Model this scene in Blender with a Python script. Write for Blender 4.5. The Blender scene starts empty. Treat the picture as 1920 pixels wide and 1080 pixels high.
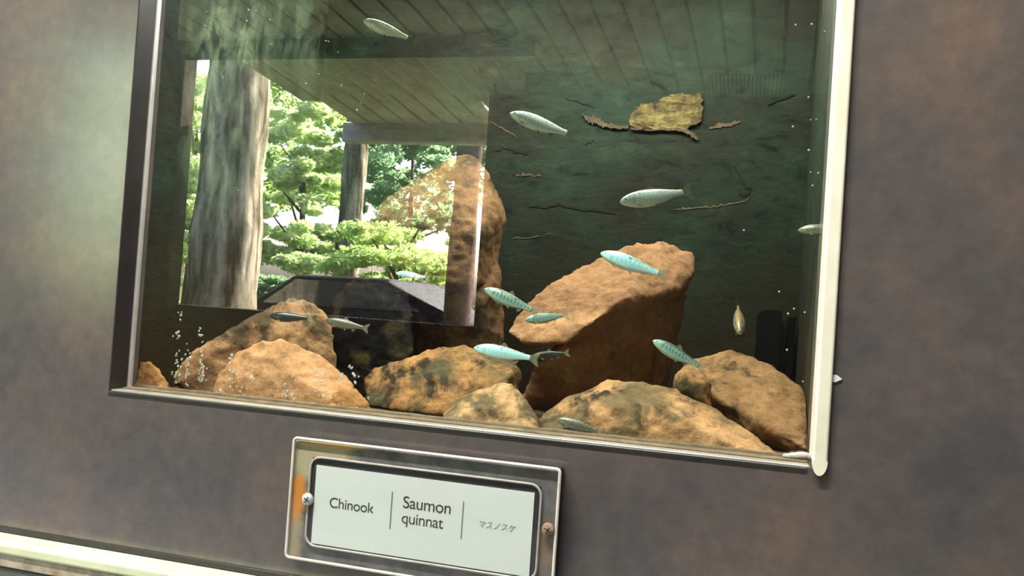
import bpy, bmesh, math, random
from mathutils import Vector, Matrix, noise

# ------------------------------------------------------------------ camera, sky, sun, exposure
scene = bpy.context.scene
col = scene.collection
F_PX = 1600.0
CAM = Vector((0.0, -0.80, 1.15))
YAW, PITCH, ROLL = (math.radians(v) for v in (15.48, 1.15, 3.92))
BASE = Matrix(((1, 0, 0), (0, 0, -1), (0, 1, 0)))
ROT = Matrix.Rotation(YAW, 3, 'Z') @ Matrix.Rotation(PITCH, 3, 'X') @ BASE @ Matrix.Rotation(ROLL, 3, 'Z')
cam_data = bpy.data.cameras.new('camera')
cam_data.sensor_fit = 'HORIZONTAL'
cam_data.sensor_width = 36.0
cam_data.lens = 36.0 * F_PX / 1920.0
cam_data.clip_start = 0.01
cam_data.clip_end = 300
cam = bpy.data.objects.new('camera', cam_data)
cam.matrix_world = Matrix.Translation(CAM) @ ROT.to_4x4()
col.objects.link(cam)
scene.camera = cam

world = bpy.data.worlds.new('world')
scene.world = world
world.use_nodes = True
wn = world.node_tree.nodes
wl = world.node_tree.links
wn.clear()
sky = wn.new('ShaderNodeTexSky')
sky.sky_type = 'NISHITA'
sky.sun_disc = False
sky.sun_elevation = math.radians(48)
sky.sun_rotation = math.radians(143)
sky.air_density = 0.7
sky.dust_density = 6.0
bg = wn.new('ShaderNodeBackground')
bg.inputs['Strength'].default_value = 8.0
wo = wn.new('ShaderNodeOutputWorld')
wl.new(sky.outputs[0], bg.inputs[0])
wl.new(bg.outputs[0], wo.inputs[0])

sun_d = bpy.data.lights.new('sun', 'SUN')
sun_d.energy = 480.0
sun_d.angle = math.radians(0.6)
sun_d.color = (1.0, 0.95, 0.84)
sun = bpy.data.objects.new('sun', sun_d)
# the sun stands high beyond the trees and shines through their leaves towards the shelter
sun.rotation_euler = Vector((0.42, -0.55, 0.72)).to_track_quat('Z', 'Y').to_euler()
sun.location = (8, -10, 14)
col.objects.link(sun)

vs = scene.view_settings
vs.view_transform = 'Standard'
vs.look = 'None'
vs.exposure = 0.0
vs.gamma = 1.0
vs.use_curve_mapping = False
scene.cycles.use_denoising = True
scene.cycles.max_bounces = 8
scene.cycles.diffuse_bounces = 4
scene.cycles.transparent_max_bounces = 24
scene.cycles.sample_clamp_indirect = 12
scene.cycles.caustics_reflective = False
scene.cycles.caustics_refractive = False

R = random.Random(7)
GLASS_Y = 0.033          # outer face of the pane
FLOOR_Z = 1.018          # floor of the tank
WX0, WX1, WZ0, WZ1 = -0.678, 0.063, 1.025, 1.53   # opening in the panel
TX0, TX1, TY0, TY1 = -0.690, 0.068, 0.041, 0.450   # inside of the tank


def at(px, py, y):
    """Point of the plane y = const seen at a pixel of the 1920 x 1080 photograph."""
    d = ROT @ Vector(((px - 960) / F_PX, -(py - 540) / F_PX, -1.0))
    t = (y - CAM.y) / d.y
    return CAM + d * t


def behind(px, py, y):
    """A place behind the photographer that the pane mirrors: y metres in front of the pane."""
    p = at(px, py, GLASS_Y + y)
    return Vector((p.x, GLASS_Y - y, p.z))


# ------------------------------------------------------------------ helpers
def tag(o, label=None, cat=None, group=None, kind=None):
    if label: o['label'] = label
    if cat: o['category'] = cat
    if group: o['group'] = group
    if kind: o['kind'] = kind
    return o


def link(name, me, mat=None, parent=None, smooth=False):
    o = bpy.data.objects.new(name, me)
    col.objects.link(o)
    if mat is not None:
        me.materials.clear()
        me.materials.append(mat)
    if parent is not None:
        o.parent = parent
        o.matrix_parent_inverse = parent.matrix_basis.inverted()
    if smooth:
        me.polygons.foreach_set('use_smooth', [True] * len(me.polygons))
    return o


def empty(name, loc=(0, 0, 0)):
    o = bpy.data.objects.new(name, None)
    o.empty_display_size = 0.02
    o.location = loc
    col.objects.link(o)
    return o


def bm_mesh(name, bm):
    me = bpy.data.meshes.new(name)
    bmesh.ops.recalc_face_normals(bm, faces=bm.faces)
    bm.to_mesh(me)
    bm.free()
    return me


def add_box(bm, lo, hi, bev=0.0, seg=2):
    r = bmesh.ops.create_cube(bm, size=1.0)
    vs_ = r['verts']
    for v in vs_:
        v.co = Vector(((v.co.x + .5) * (hi[0] - lo[0]) + lo[0],
                       (v.co.y + .5) * (hi[1] - lo[1]) + lo[1],
                       (v.co.z + .5) * (hi[2] - lo[2]) + lo[2]))
    if bev:
        es = list({e for v in vs_ for e in v.link_edges})
        bmesh.ops.bevel(bm, geom=es, offset=bev, segments=seg, profile=0.5, affect='EDGES')


def box(name, lo, hi, mat, parent=None, bev=0.0, seg=2):
    bm = bmesh.new()
    add_box(bm, lo, hi, bev, seg)
    return link(name, bm_mesh(name, bm), mat, parent)


def add_prism(bm, pts, depth):
    """pts: 3-D outline (front), depth: vector to the back face."""
    d = Vector(depth)
    a = [bm.verts.new(p) for p in pts]
    b = [bm.verts.new(Vector(p) + d) for p in pts]
    bm.faces.new(a)
    bm.faces.new(list(reversed(b)))
    n = len(a)
    for i in range(n):
        bm.faces.new((a[i], b[i], b[(i + 1) % n], a[(i + 1) % n]))


def add_tube(bm, pts, r, n=6, closed=False):
    pts = [Vector(p) for p in pts]
    rad = r if isinstance(r, (list, tuple)) else [r] * len(pts)
    rings = []
    m = len(pts)
    for i, p in enumerate(pts):
        a = pts[(i - 1) % m] if (closed or i > 0) else p
        b = pts[(i + 1) % m] if (closed or i < m - 1) else p
        t = (b - a).normalized()
        u = t.cross(Vector((0.31, 0.9, 0.17)))
        if u.length < 1e-4:
            u = t.cross(Vector((1, 0, 0)))
        u.normalize()
        w = t.cross(u)
        rings.append([bm.verts.new(p + (u * math.cos(2 * math.pi * k / n) + w * math.sin(2 * math.pi * k / n)) * rad[i]) for k in range(n)])
    for i in range(m if closed else m - 1):
        q, s = rings[i], rings[(i + 1) % m]
        for k in range(n):
            bm.faces.new((q[k], q[(k + 1) % n], s[(k + 1) % n], s[k]))
    if not closed:
        bm.faces.new(list(reversed(rings[0])))
        bm.faces.new(rings[-1])


def rounded_rect(x0, x1, z0, z1, r, y, seg=6):
    out = []
    for cx, cz, a0 in ((x1 - r, z1 - r, 0), (x0 + r, z1 - r, 90), (x0 + r, z0 + r, 180), (x1 - r, z0 + r, 270)):
        for k in range(seg + 1):
            a = math.radians(a0 + 90 * k / seg)
            out.append(Vector((cx + r * math.cos(a), y, cz + r * math.sin(a))))
    return out


# ------------------------------------------------------------------ materials
def new_mat(name):
    m = bpy.data.materials.new(name)
    m.use_nodes = True
    return m, m.node_tree.nodes, m.node_tree.links, m.node_tree.nodes['Principled BSDF']


def simple(name, c, rough=0.5, metal=0.0, spec=0.5):
    m, n, l, p = new_mat(name)
    p.inputs['Base Color'].default_value = (*c, 1)
    p.inputs['Roughness'].default_value = rough
    p.inputs['Metallic'].default_value = metal
    p.inputs['Specular IOR Level'].default_value = spec
    return m


def ramp(n, stops, interp='LINEAR'):
    r = n.new('ShaderNodeValToRGB')
    r.color_ramp.interpolation = interp
    e = r.color_ramp.elements
    while len(e) < len(stops):
        e.new(0.5)
    for i, (p, c) in enumerate(stops):
        e[i].position = p
        e[i].color = (*c, 1) if len(c) == 3 else c
    return r


def noise_tex(n, l, coord, scale, detail=4, rough=0.55, mapscale=None, dist=0.0):
    t = n.new('ShaderNodeTexNoise')
    t.inputs['Scale'].default_value = scale
    t.inputs['Detail'].default_value = detail
    t.inputs['Roughness'].default_value = rough
    t.inputs['Distortion'].default_value = dist
    if mapscale:
        mp = n.new('ShaderNodeMapping')
        mp.inputs['Scale'].default_value = mapscale
        l.new(coord, mp.inputs[0])
        coord = mp.outputs[0]
    l.new(coord, t.inputs['Vector'])
    return t


def mixc(n, l, fac, a, b, mode='MIX'):
    m = n.new('ShaderNodeMix')
    m.data_type = 'RGBA'
    m.blend_type = mode
    for s, v in ((m.inputs['Factor'], fac), (m.inputs['A'], a), (m.inputs['B'], b)):
        if isinstance(v, (int, float)):
            s.default_value = v
        elif isinstance(v, tuple):
            s.default_value = (*v, 1)
        else:
            l.new(v, s)
    return m.outputs['Result']


def mottled(name, stops, scale, rough=0.5, detail=5, mapscale=None, bump=0.0, bscale=60, spec=0.5, metal=0.0, fine=None):
    m, n, l, p = new_mat(name)
    tc = n.new('ShaderNodeTexCoord')
    t = noise_tex(n, l, tc.outputs['Object'], scale, detail, 0.6, mapscale)
    r = ramp(n, stops)
    l.new(t.outputs['Fac'], r.inputs[0])
    c = r.outputs[0]
    if fine:
        t2 = noise_tex(n, l, tc.outputs['Object'], fine[0], 6, 0.65)
        r2 = ramp(n, fine[1])
        l.new(t2.outputs['Fac'], r2.inputs[0])
        c = mixc(n, l, 1.0, c, r2.outputs[0], 'MULTIPLY')
    l.new(c, p.inputs['Base Color'])
    p.inputs['Roughness'].default_value = rough
    p.inputs['Specular IOR Level'].default_value = spec
    p.inputs['Metallic'].default_value = metal
    if bump:
        tb = noise_tex(n, l, tc.outputs['Object'], bscale, 6, 0.65)
        b = n.new('ShaderNodeBump')
        b.inputs['Strength'].default_value = bump
        b.inputs['Distance'].default_value = 0.004
        l.new(tb.outputs['Fac'], b.inputs['Height'])
        l.new(b.outputs[0], p.inputs['Normal'])
    return m


M = {}
M['laminate'] = mottled('laminate', [(0.30, (0.060, 0.057, 0.062)), (0.50, (0.080, 0.069, 0.069)), (0.70, (0.112, 0.083, 0.071))], 9.0, rough=0.20,
                        fine=(55, [(0.3, (0.80, 0.80, 0.82)), (0.7, (1.12, 1.08, 1.05))]), spec=1.0)
M['dark_strip'] = mottled('dark_strip', [(0.3, (0.010, 0.008, 0.009)), (0.7, (0.022, 0.017, 0.019))], 30, rough=0.45)
M['aluminium'] = mottled('aluminium', [(0.3, (0.60, 0.58, 0.57)), (0.7, (0.78, 0.76, 0.74))], 40, rough=0.38, metal=0.6)
M['sill_metal'] = mottled('sill_metal', [(0.3, (0.34, 0.32, 0.27)), (0.7, (0.50, 0.48, 0.42))], 25, rough=0.32, metal=0.6)
M['rail_cream'] = mottled('rail_cream', [(0.3, (0.50, 0.52, 0.34)), (0.7, (0.62, 0.63, 0.45))], 20, rough=0.4)
M['cream'] = mottled('cream', [(0.3, (0.56, 0.53, 0.42)), (0.7, (0.66, 0.63, 0.53))], 35, rough=0.42)
M['rail_face'] = mottled('rail_face', [(0.3, (0.045, 0.050, 0.042)), (0.7, (0.085, 0.085, 0.075))], 18, rough=0.4)
M['white_fleck'] = simple('white_fleck', (0.62, 0.62, 0.68), 0.6)
M['blob_grey'] = simple('blob_grey', (0.34, 0.30, 0.27), 0.5)
M['silicone'] = mottled('silicone', [(0.35, (0.20, 0.13, 0.07)), (0.65, (0.45, 0.40, 0.33))], 40, rough=0.5)
M['gunk'] = mottled('gunk', [(0.3, (0.055, 0.036, 0.016)), (0.7, (0.14, 0.10, 0.05))], 60, rough=0.8, bump=0.4, bscale=200)


def sheen(n, l, f0):
    """Reflectance of a thin sheet, the same from either side."""
    lw = n.new('ShaderNodeLayerWeight'); lw.inputs['Blend'].default_value = 0.5
    pw = n.new('ShaderNodeMath'); pw.operation = 'POWER'; l.new(lw.outputs['Facing'], pw.inputs[0]); pw.inputs[1].default_value = 5.0
    ma = n.new('ShaderNodeMath'); ma.operation = 'MULTIPLY_ADD'; l.new(pw.outputs[0], ma.inputs[0]); ma.inputs[1].default_value = 1.0 - f0; ma.inputs[2].default_value = f0
    return ma.outputs[0]


def glass_mat():
    m, n, l, p = new_mat('pane_glass')
    n.remove(p)
    out = n['Material Output']
    tr = n.new('ShaderNodeBsdfTransparent')
    tr.inputs[0].default_value = (0.84, 0.88, 0.845, 1)
    gl = n.new('ShaderNodeBsdfGlossy')
    gl.inputs['Roughness'].default_value = 0.0
    mx = n.new('ShaderNodeMixShader')
    l.new(sheen(n, l, 0.11), mx.inputs[0])
    l.new(tr.outputs[0], mx.inputs[1])
    l.new(gl.outputs[0], mx.inputs[2])
    l.new(mx.outputs[0], out.inputs[0])
    return m


def film_mat():
    """Thin pale green film of algae and lime with run marks; clear between the patches."""
    m, n, l, p = new_mat('algae_film')
    n.remove(p)
    out = n['Material Output']
    tc = n.new('ShaderNodeTexCoord')
    a = noise_tex(n, l, tc.outputs['Object'], 1.0, 5, 0.6, (60, 1, 22), 0.6)
    b = noise_tex(n, l, tc.outputs['Object'], 1.0, 3, 0.5, (14, 1, 7))
    uv = n.new('ShaderNodeAttribute')
    uv.attribute_name = 'edge'
    ra = ramp(n, [(0.42, (0, 0, 0)), (0.60, (1, 1, 1))])
    rb = ramp(n, [(0.35, (0.3, 0.3, 0.3)), (0.62, (1, 1, 1))])
    l.new(a.outputs['Fac'], ra.inputs[0])
    l.new(b.outputs['Fac'], rb.inputs[0])
    m1 = n.new('ShaderNodeMath'); m1.operation = 'MULTIPLY'
    m2 = n.new('ShaderNodeMath'); m2.operation = 'MULTIPLY'
    m3 = n.new('ShaderNodeMath'); m3.operation = 'MULTIPLY'
    l.new(ra.outputs[0], m1.inputs[0]); l.new(rb.outputs[0], m1.inputs[1])
    l.new(m1.outputs[0], m2.inputs[0]); l.new(uv.outputs['Fac'], m2.inputs[1])
    l.new(m2.outputs[0], m3.inputs[0]); m3.inputs[1].default_value = 1.0
    tr = n.new('ShaderNodeBsdfTransparent')
    df = n.new('ShaderNodeBsdfDiffuse'); df.inputs[0].default_value = (0.36, 0.46, 0.30, 1)
    tl = n.new('ShaderNodeBsdfTranslucent'); tl.inputs[0].default_value = (0.36, 0.46, 0.30, 1)
    ad = n.new('ShaderNodeMixShader'); ad.inputs[0].default_value = 0.5
    l.new(df.outputs[0], ad.inputs[1]); l.new(tl.outputs[0], ad.inputs[2])
    mx = n.new('ShaderNodeMixShader')
    l.new(m3.outputs[0], mx.inputs[0]); l.new(tr.outputs[0], mx.inputs[1]); l.new(ad.outputs[0], mx.inputs[2])
    l.new(mx.outputs[0], out.inputs[0])
    return m


M['glass'] = glass_mat()
M['film'] = film_mat()


def tank_wall_mat():
    """Dark green paint with olive and brown slime; the brown grows from the floor up."""
    m, n, l, p = new_mat('tank_paint')
    tc = n.new('ShaderNodeTexCoord')
    t = noise_tex(n, l, tc.outputs['Object'], 7, 6, 0.62)
    r = ramp(n, [(0.30, (0.014, 0.014, 0.009)), (0.43, (0.023, 0.026, 0.018)), (0.56, (0.021, 0.035, 0.023)), (0.66, (0.026, 0.044, 0.030)), (0.78, (0.048, 0.041, 0.026))])
    l.new(t.outputs['Fac'], r.inputs[0])
    t2 = noise_tex(n, l, tc.outputs['Object'], 26, 8, 0.7, (1, 1, 2.2), 0.8)
    r2 = ramp(n, [(0.32, (0.25, 0.25, 0.22)), (0.44, (0.85, 0.85, 0.85)), (0.58, (1.1, 1.1, 1.1)), (0.70, (2.2, 1.55, 1.15))])
    l.new(t2.outputs['Fac'], r2.inputs[0])
    c = mixc(n, l, 1.0, r.outputs[0], r2.outputs[0], 'MULTIPLY')
    sx = n.new('ShaderNodeSeparateXYZ')
    l.new(tc.outputs['Object'], sx.inputs[0])
    t3 = noise_tex(n, l, tc.outputs['Object'], 1.0, 4, 0.6, (30, 30, 5))
    ad = n.new('ShaderNodeMath'); ad.operation = 'MULTIPLY_ADD'
    l.new(t3.outputs['Fac'], ad.inputs[0]); ad.inputs[1].default_value = -0.12; l.new(sx.outputs['Z'], ad.inputs[2])
    mr = n.new('ShaderNodeMapRange')
    mr.inputs['From Min'].default_value = 1.02; mr.inputs['From Max'].default_value = 1.20
    mr.inputs['To Min'].default_value = 0.9; mr.inputs['To Max'].default_value = 0.0
    l.new(ad.outputs[0], mr.inputs['Value'])
    c2 = mixc(n, l, mr.outputs[0], c, (0.040, 0.024, 0.009))
    l.new(c2, p.inputs['Base Color'])
    p.inputs['Roughness'].default_value = 0.75
    p.inputs['Specular IOR Level'].default_value = 0.2
    b = n.new('ShaderNodeBump'); b.inputs['Strength'].default_value = 0.5; b.inputs['Distance'].default_value = 0.003
    l.new(t2.outputs['Fac'], b.inputs['Height']); l.new(b.outputs[0], p.inputs['Normal'])
    return m


M['tank_paint'] = tank_wall_mat()
M['silt'] = mottled('silt', [(0.3, (0.05, 0.028, 0.010)), (0.7, (0.12, 0.066, 0.025))], 30, rough=0.9, bump=0.6, bscale=250)


def rock_mat(name, base, dark, amount, algae=(0.075, 0.070, 0.035), algae_amt=0.0):
    m, n, l, p = new_mat(name)
    tc = n.new('ShaderNodeTexCoord')
    o = tc.outputs['Object']
    t1 = noise_tex(n, l, o, 22, 8, 0.68, None, 0.3)
    r1 = ramp(n, [(0.30, tuple(v * 0.62 for v in base)), (0.52, base), (0.72, tuple(min(1, v * 1.28) for v in base))])
    l.new(t1.outputs['Fac'], r1.inputs[0])
    t2 = noise_tex(n, l, o, 13, 7, 0.66, None, 0.5)
    r2 = ramp(n, [(amount, (1, 1, 1)), (amount + 0.09, (0, 0, 0))])
    l.new(t2.outputs['Fac'], r2.inputs[0])
    c = mixc(n, l, r2.outputs[0], r1.outputs[0], dark)
    if algae_amt:
        t4 = noise_tex(n, l, o, 17, 6, 0.6, (1, 1, 1.5))
        r4 = ramp(n, [(algae_amt, (0.85, 0.85, 0.85)), (algae_amt + 0.12, (0, 0, 0))])
        l.new(t4.outputs['Fac'], r4.inputs[0])
        c = mixc(n, l, r4.outputs[0], c, algae)
    t3 = noise_tex(n, l, o, 130, 5, 0.7)
    r3 = ramp(n, [(0.3, (0.72, 0.70, 0.68)), (0.6, (1.05, 1.05, 1.05))])
    l.new(t3.outputs['Fac'], r3.inputs[0])
    c = mixc(n, l, 1.0, c, r3.outputs[0], 'MULTIPLY')
    l.new(c, p.inputs['Base Color'])
    p.inputs['Roughness'].default_value = 0.85
    p.inputs['Specular IOR Level'].default_value = 0.15
    b = n.new('ShaderNodeBump'); b.inputs['Strength'].default_value = 0.7; b.inputs['Distance'].default_value = 0.003
    l.new(t3.outputs['Fac'], b.inputs['Height'])
    b2 = n.new('ShaderNodeBump'); b2.inputs['Strength'].default_value = 0.6; b2.inputs['Distance'].default_value = 0.008
    l.new(t1.outputs['Fac'], b2.inputs['Height']); l.new(b.outputs[0], b2.inputs['Normal'])
    l.new(b2.outputs[0], p.inputs['Normal'])
    return m


SAND = (0.50, 0.262, 0.128)
DARK = (0.040, 0.026, 0.016)
M['rock_sand'] = rock_mat('rock_sand', SAND, DARK, 0.30)
M['rock_lean'] = rock_mat('rock_lean', (0.44, 0.228, 0.118), DARK, 0.27)
M['rock_pale'] = rock_mat('rock_pale', (0.50, 0.30, 0.15), (0.16, 0.115, 0.06), 0.44, algae_amt=0.34)
M['rock_olive'] = rock_mat('rock_olive', (0.46, 0.255, 0.12), DARK, 0.41, algae=(0.16, 0.115, 0.055), algae_amt=0.42)
M['rock_brown'] = rock_mat('rock_brown', (0.36, 0.185, 0.075), DARK, 0.42, algae_amt=0.36)
M['rock_orange'] = rock_mat('rock_orange', (0.42, 0.20, 0.075), DARK, 0.36)
M['rock_pitted'] = rock_mat('rock_pitted', (0.27, 0.142, 0.064), DARK, 0.37)
M['rock_long'] = rock_mat('rock_long', (0.38, 0.205, 0.105), (0.09, 0.06, 0.032), 0.40)
M['rock_shade'] = rock_mat('rock_shade', (0.060, 0.042, 0.022), (0.008, 0.006, 0.005), 0.50, algae=(0.13, 0.10, 0.03), algae_amt=0.30)  # near-black base carries the shade under the tall rock; olive patches are algae
M['rock_tall'] = rock_mat('rock_tall', (0.31, 0.17, 0.085), (0.09, 0.06, 0.032), 0.42)
M['peel_yellow'] = mottled('peel_yellow', [(0.36, (0.035, 0.022, 0.014)), (0.46, (0.13, 0.085, 0.03)), (0.60, (0.24, 0.19, 0.065))], 55, rough=0.85, bump=0.8, bscale=120)
M['peel_edge'] = mottled('peel_edge', [(0.3, (0.06, 0.038, 0.024)), (0.7, (0.16, 0.10, 0.06))], 60, rough=0.8)
M['crack_dark'] = simple('crack_dark', (0.006, 0.008, 0.006), 0.9)
M['thread_pale'] = simple('thread_pale', (0.14, 0.12, 0.07), 0.8)
M['filter_black'] = simple('filter_black', (0.003, 0.003, 0.003), 0.55, spec=0.2)
M['pipe_brown'] = simple('pipe_brown', (0.020, 0.014, 0.008), 0.6)

# ------------------------------------------------------------------ the wall panel with its opening
PX0, PX1, PZ0, PZ1 = -2.6, 2.4, 0.0, 2.75
bm = bmesh.new()
for lo, hi in (((PX0, 0, 0.80), (WX0, GLASS_Y + 0.012, PZ1)), ((WX1, 0, 0.80), (PX1, GLASS_Y + 0.012, PZ1)),
               ((WX0, 0, 0.80), (WX1, GLASS_Y + 0.012, WZ0)), ((WX0, 0, WZ1), (WX1, GLASS_Y + 0.012, PZ1))):
    add_box(bm, lo, hi)
wall_front = tag(link('wall_front', bm_mesh('wall_front', bm), M['laminate']), 'mottled brown grey laminate wall panel around the tank window', None, None, 'structure')
M['plinth'] = mottled('plinth', [(0.3, (0.03, 0.033, 0.03)), (0.7, (0.055, 0.055, 0.05))], 12, rough=0.5)
tag(box('wall_lower', (PX0, 0.0, 0.0), (PX1, 0.045, 0.80), M['plinth']), 'dark plinth wall below the metal rail', None, None, 'structure')

# ------------------------------------------------------------------ window: reveal, bead, sill, trims, pane
window = tag(empty('window_1', (WX0, 0, WZ0)), 'tank window set back in the laminate wall panel', None, None, 'structure')
box('reveal_lining', (WX0, -0.0012, WZ0 - 0.004), (WX0 + 0.0022, 0.0262, WZ1), M['dark_strip'], window, 0.0006, 1)
bd = box('glazing_bead', (WX0 + 0.0002, 0.0264, WZ0 + 0.001), (WX0 + 0.0042, GLASS_Y, WZ1), M['aluminium'], window, 0.0012, 2)
tag(bd, 'pale metal glazing bead beside the dark reveal')
box('sill_strip', (WX0 + 0.0025, 0.001, WZ0 - 0.001), (WX1 - 0.002, GLASS_Y, WZ0 + 0.0012), M['sill_metal'], window, 0.0004, 1)
box('sill_edge', (WX0 + 0.001, -0.0016, WZ0 - 0.0030), (WX1 - 0.004, 0.001, WZ0 - 0.0002), M['dark_strip'], window, 0.0006, 1)
bm = bmesh.new()
add_box(bm, (WX1 - 0.0005, -0.005, 1.0325), (WX1 + 0.0125, GLASS_Y, WZ1 + 0.03))
r_ = [(WX1 + 0.006 + 0.0065 * math.cos(math.radians(a)), -0.005, 1.0325 + 0.0130 * math.sin(math.radians(a))) for a in range(180, 361, 15)]
add_prism(bm, r_, (0, 0.005, 0))
es = [e for e in bm.edges if abs(e.verts[0].co.y + 0.005) < 1e-5 and abs(e.verts[1].co.y + 0.005) < 1e-5 and abs(e.verts[0].co.x - e.verts[1].co.x) < 1e-5]
bmesh.ops.bevel(bm, geom=es, offset=0.0022, segments=3, profile=0.5, affect='EDGES')
tag(link('edge_trim', bm_mesh('edge_trim', bm), M['cream'], window), 'cream metal edge trim with a rounded lower end')
pane = box('glass_pane', (WX0 - 0.006, GLASS_Y, WZ0 - 0.006), (WX1 + 0.004, GLASS_Y + 0.0002, WZ1 + 0.004), M['glass'], window)
# one sheet reflecting once: the front face only
bm = bmesh.new()
v = [bm.verts.new(p) for p in ((WX0 - 0.006, GLASS_Y, WZ0 - 0.006), (WX1 + 0.004, GLASS_Y, WZ0 - 0.006), (WX1 + 0.004, GLASS_Y, WZ1 + 0.004), (WX0 - 0.006, GLASS_Y, WZ1 + 0.004))]
bm.faces.new(v)
pane.data = bm_mesh('glass_pane', bm)
pane.data.materials.append(M['glass'])
# algae film on the inside of the pane (irregular fading sheet)
def film(name, x0, x1, z0, z1, nx=24, nz=30):
    me = bpy.data.meshes.new(name)
    vs_, fs, ed = [], [], []
    for j in range(nz + 1):
        for i in range(nx + 1):
            u, w = i / nx, j / nz
            vs_.append((x0 + (x1 - x0) * u, GLASS_Y + 0.003, z0 + (z1 - z0) * w))
            e = min(1, 4 * u) * max(0.0, 1 - u) ** 1.1 * min(1, 2.0 * w)
            ed.append(e)
    for j in range(nz):
        for i in range(nx):
            a = j * (nx + 1) + i
            fs.append((a, a + 1, a + nx + 2, a + nx + 1))
    me.from_pydata(vs_, [], fs)
    at_ = me.attributes.new('edge', 'FLOAT', 'POINT')
    at_.data.foreach_set('value', ed)
    return link(name, me, M['film'], window)
a0, a1 = at(345, 0, GLASS_Y), at(640, 0, GLASS_Y)
film('algae_film', a0.x, a1.x, 1.20, WZ1)
box('sill_dirt', (WX0 + 0.004, 0.0165, WZ0 + 0.0013), (WX1 - 0.0025, GLASS_Y - 0.0002, WZ0 + 0.0024), M['gunk'], window, 0.0005, 1)
bm = bmesh.new()
pts = [Vector((WX0 + 0.004 + (WX1 - WX0 - 0.008) * k / 60, GLASS_Y + 0.005, WZ0 + 0.001)) for k in range(61)]
add_tube(bm, pts, [0.0038 + 0.0016 * noise.noise(Vector((k * 0.45, 0, 3))) for k in range(61)], 7)
tag(link('sealant_bead', bm_mesh('sealant_bead', bm), M['gunk'], window, True), 'slimy brown sealant along the foot of the glass')
bm = bmesh.new()
p = at(1500, 862, 0.028)
for dx, dz, r in ((-0.010, 0, 0.0035), (-0.004, 0.0008, 0.0045), (0.002, 0.0018, 0.0050), (0.008, 0.0012, 0.0040)):
    s = bmesh.ops.create_icosphere(bm, subdivisions=2, radius=r)
    for v in s['verts']:
        v.co = Vector((v.co.x * 1.7, v.co.y * 0.6, v.co.z * 0.75)) + Vector((p.x + dx, 0.0285, WZ0 + 0.004 + dz))
tag(link('silicone_blob', bm_mesh('silicone_blob', bm), M['blob_grey'], window, True), 'whitish silicone blob in the lower corner')

# paint fleck on the panel
p = at(1564, 710, 0)
bm = bmesh.new()
add_prism(bm, [p + Vector(q) for q in ((-0.004, -0.0012, 0.003), (0.002, -0.0012, 0.0035), (0.0065, -0.0012, 0.0002), (0.001, -0.0012, -0.003), (-0.004, -0.0012, -0.0028))], (0, 0.0011, 0))
tag(link('paint_fleck', bm_mesh('paint_fleck', bm), M['white_fleck']), 'tiny white paint fleck on the panel beside the cream trim', 'paint fleck')

# metal rail under the panel
rail = tag(empty('metal_rail', (PX0, -0.02, 0.85)), 'cream metal rail running along the wall below the panel', 'rail')
bm = bmesh.new()
add_box(bm, (PX0, -0.034, 0.838), (PX1, -0.0002, 0.8505), 0.003, 3)
link('rail_top', bm_mesh('rail_top', bm), M['rail_cream'], rail)
box('rail_gap_strip', (PX0, -0.0022, 0.8508), (PX1, -0.0001, 0.8570), M['dark_strip'], rail, 0.0004, 1)  # dark strip painted in for the shaded gap between rail and panel
box('rail_lip', (PX0, -0.031, 0.824), (PX1, -0.0004, 0.8376), M['silicone'], rail, 0.001, 1)
box('rail_face', (PX0, -0.029, 0.70), (PX1, -0.0006, 0.8236), M['rail_face'], rail, 0.002, 1)

# ------------------------------------------------------------------ the tank
tank = tag(empty('fish_tank', (TX0, TY0, FLOOR_Z)), 'green painted fish tank shell behind the window', None, None, 'structure')
TH = 0.03
box('tank_floor', (TX0 - TH, TY0, FLOOR_Z - TH), (TX1 + TH, TY1 + TH, FLOOR_Z), M['silt'], tank)
box('tank_side', (TX0 - TH, TY0, FLOOR_Z), (TX0, TY1 + TH, 1.70), M['tank_paint'], tank)
box('tank_side', (TX1, TY0, FLOOR_Z), (TX1 + TH, TY1 + TH, 1.70), M['tank_paint'], tank)
back = box('tank_back', (TX0, TY1, FLOOR_Z), (TX1, TY1 + TH, 1.70), M['tank_paint'], tank)
box('tank_lid', (TX0 - TH, TY0 - 0.006, 1.70), (TX1 + TH, TY1 + TH, 1.73), M['plinth'], tank)  # unseen cap added to keep daylight out of the tank
box('tank_front', (TX0 - TH, 0.0455, WZ1 - 0.01), (TX1 + TH, 0.060, 1.70), M['plinth'], tank)
box('tank_foot', (TX0 - TH, 0.046, 0.0), (TX1 + TH, TY1 + TH, FLOOR_Z - TH - 0.0005), M['plinth'], tank)


def wall_outline(px_pts, y, jit=0.0):
    return [at(a + R.uniform(-jit, jit), b + R.uniform(-jit, jit), y) for a, b in px_pts]


# peeling paint on the back wall
patch_px = [(1180, 224), (1186, 208), (1194, 199), (1208, 196), (1228, 192), (1244, 183), (1262, 178), (1280, 176), (1292, 178), (1304, 174), (1314, 178),
            (1317, 190), (1316, 205), (1310, 216), (1314, 226), (1300, 236), (1284, 240), (1262, 241), (1244, 242), (1226, 245), (1210, 242), (1194, 240), (1180, 234)]
fine_px = []
for (ax_, ay_), (bx_, by_) in zip(patch_px, patch_px[1:] + patch_px[:1]):
    for t in (0, 0.33, 0.66):
        fine_px.append((ax_ + (bx_ - ax_) * t + R.gauss(0, 1.6), ay_ + (by_ - ay_) * t + R.gauss(0, 1.6)))
bm = bmesh.new()
add_prism(bm, wall_outline(fine_px, TY1 - 0.004), (0, 0.0038, 0))
bmesh.ops.triangulate(bm, faces=[f for f in bm.faces if len(f.verts) > 4])
bmesh.ops.subdivide_edges(bm, edges=bm.edges[:], cuts=2, use_grid_fill=True)
for v in bm.verts:
    if v.co.y < TY1 - 0.001:
        v.co.y += 0.0022 * noise.noise(v.co * 90)
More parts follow.
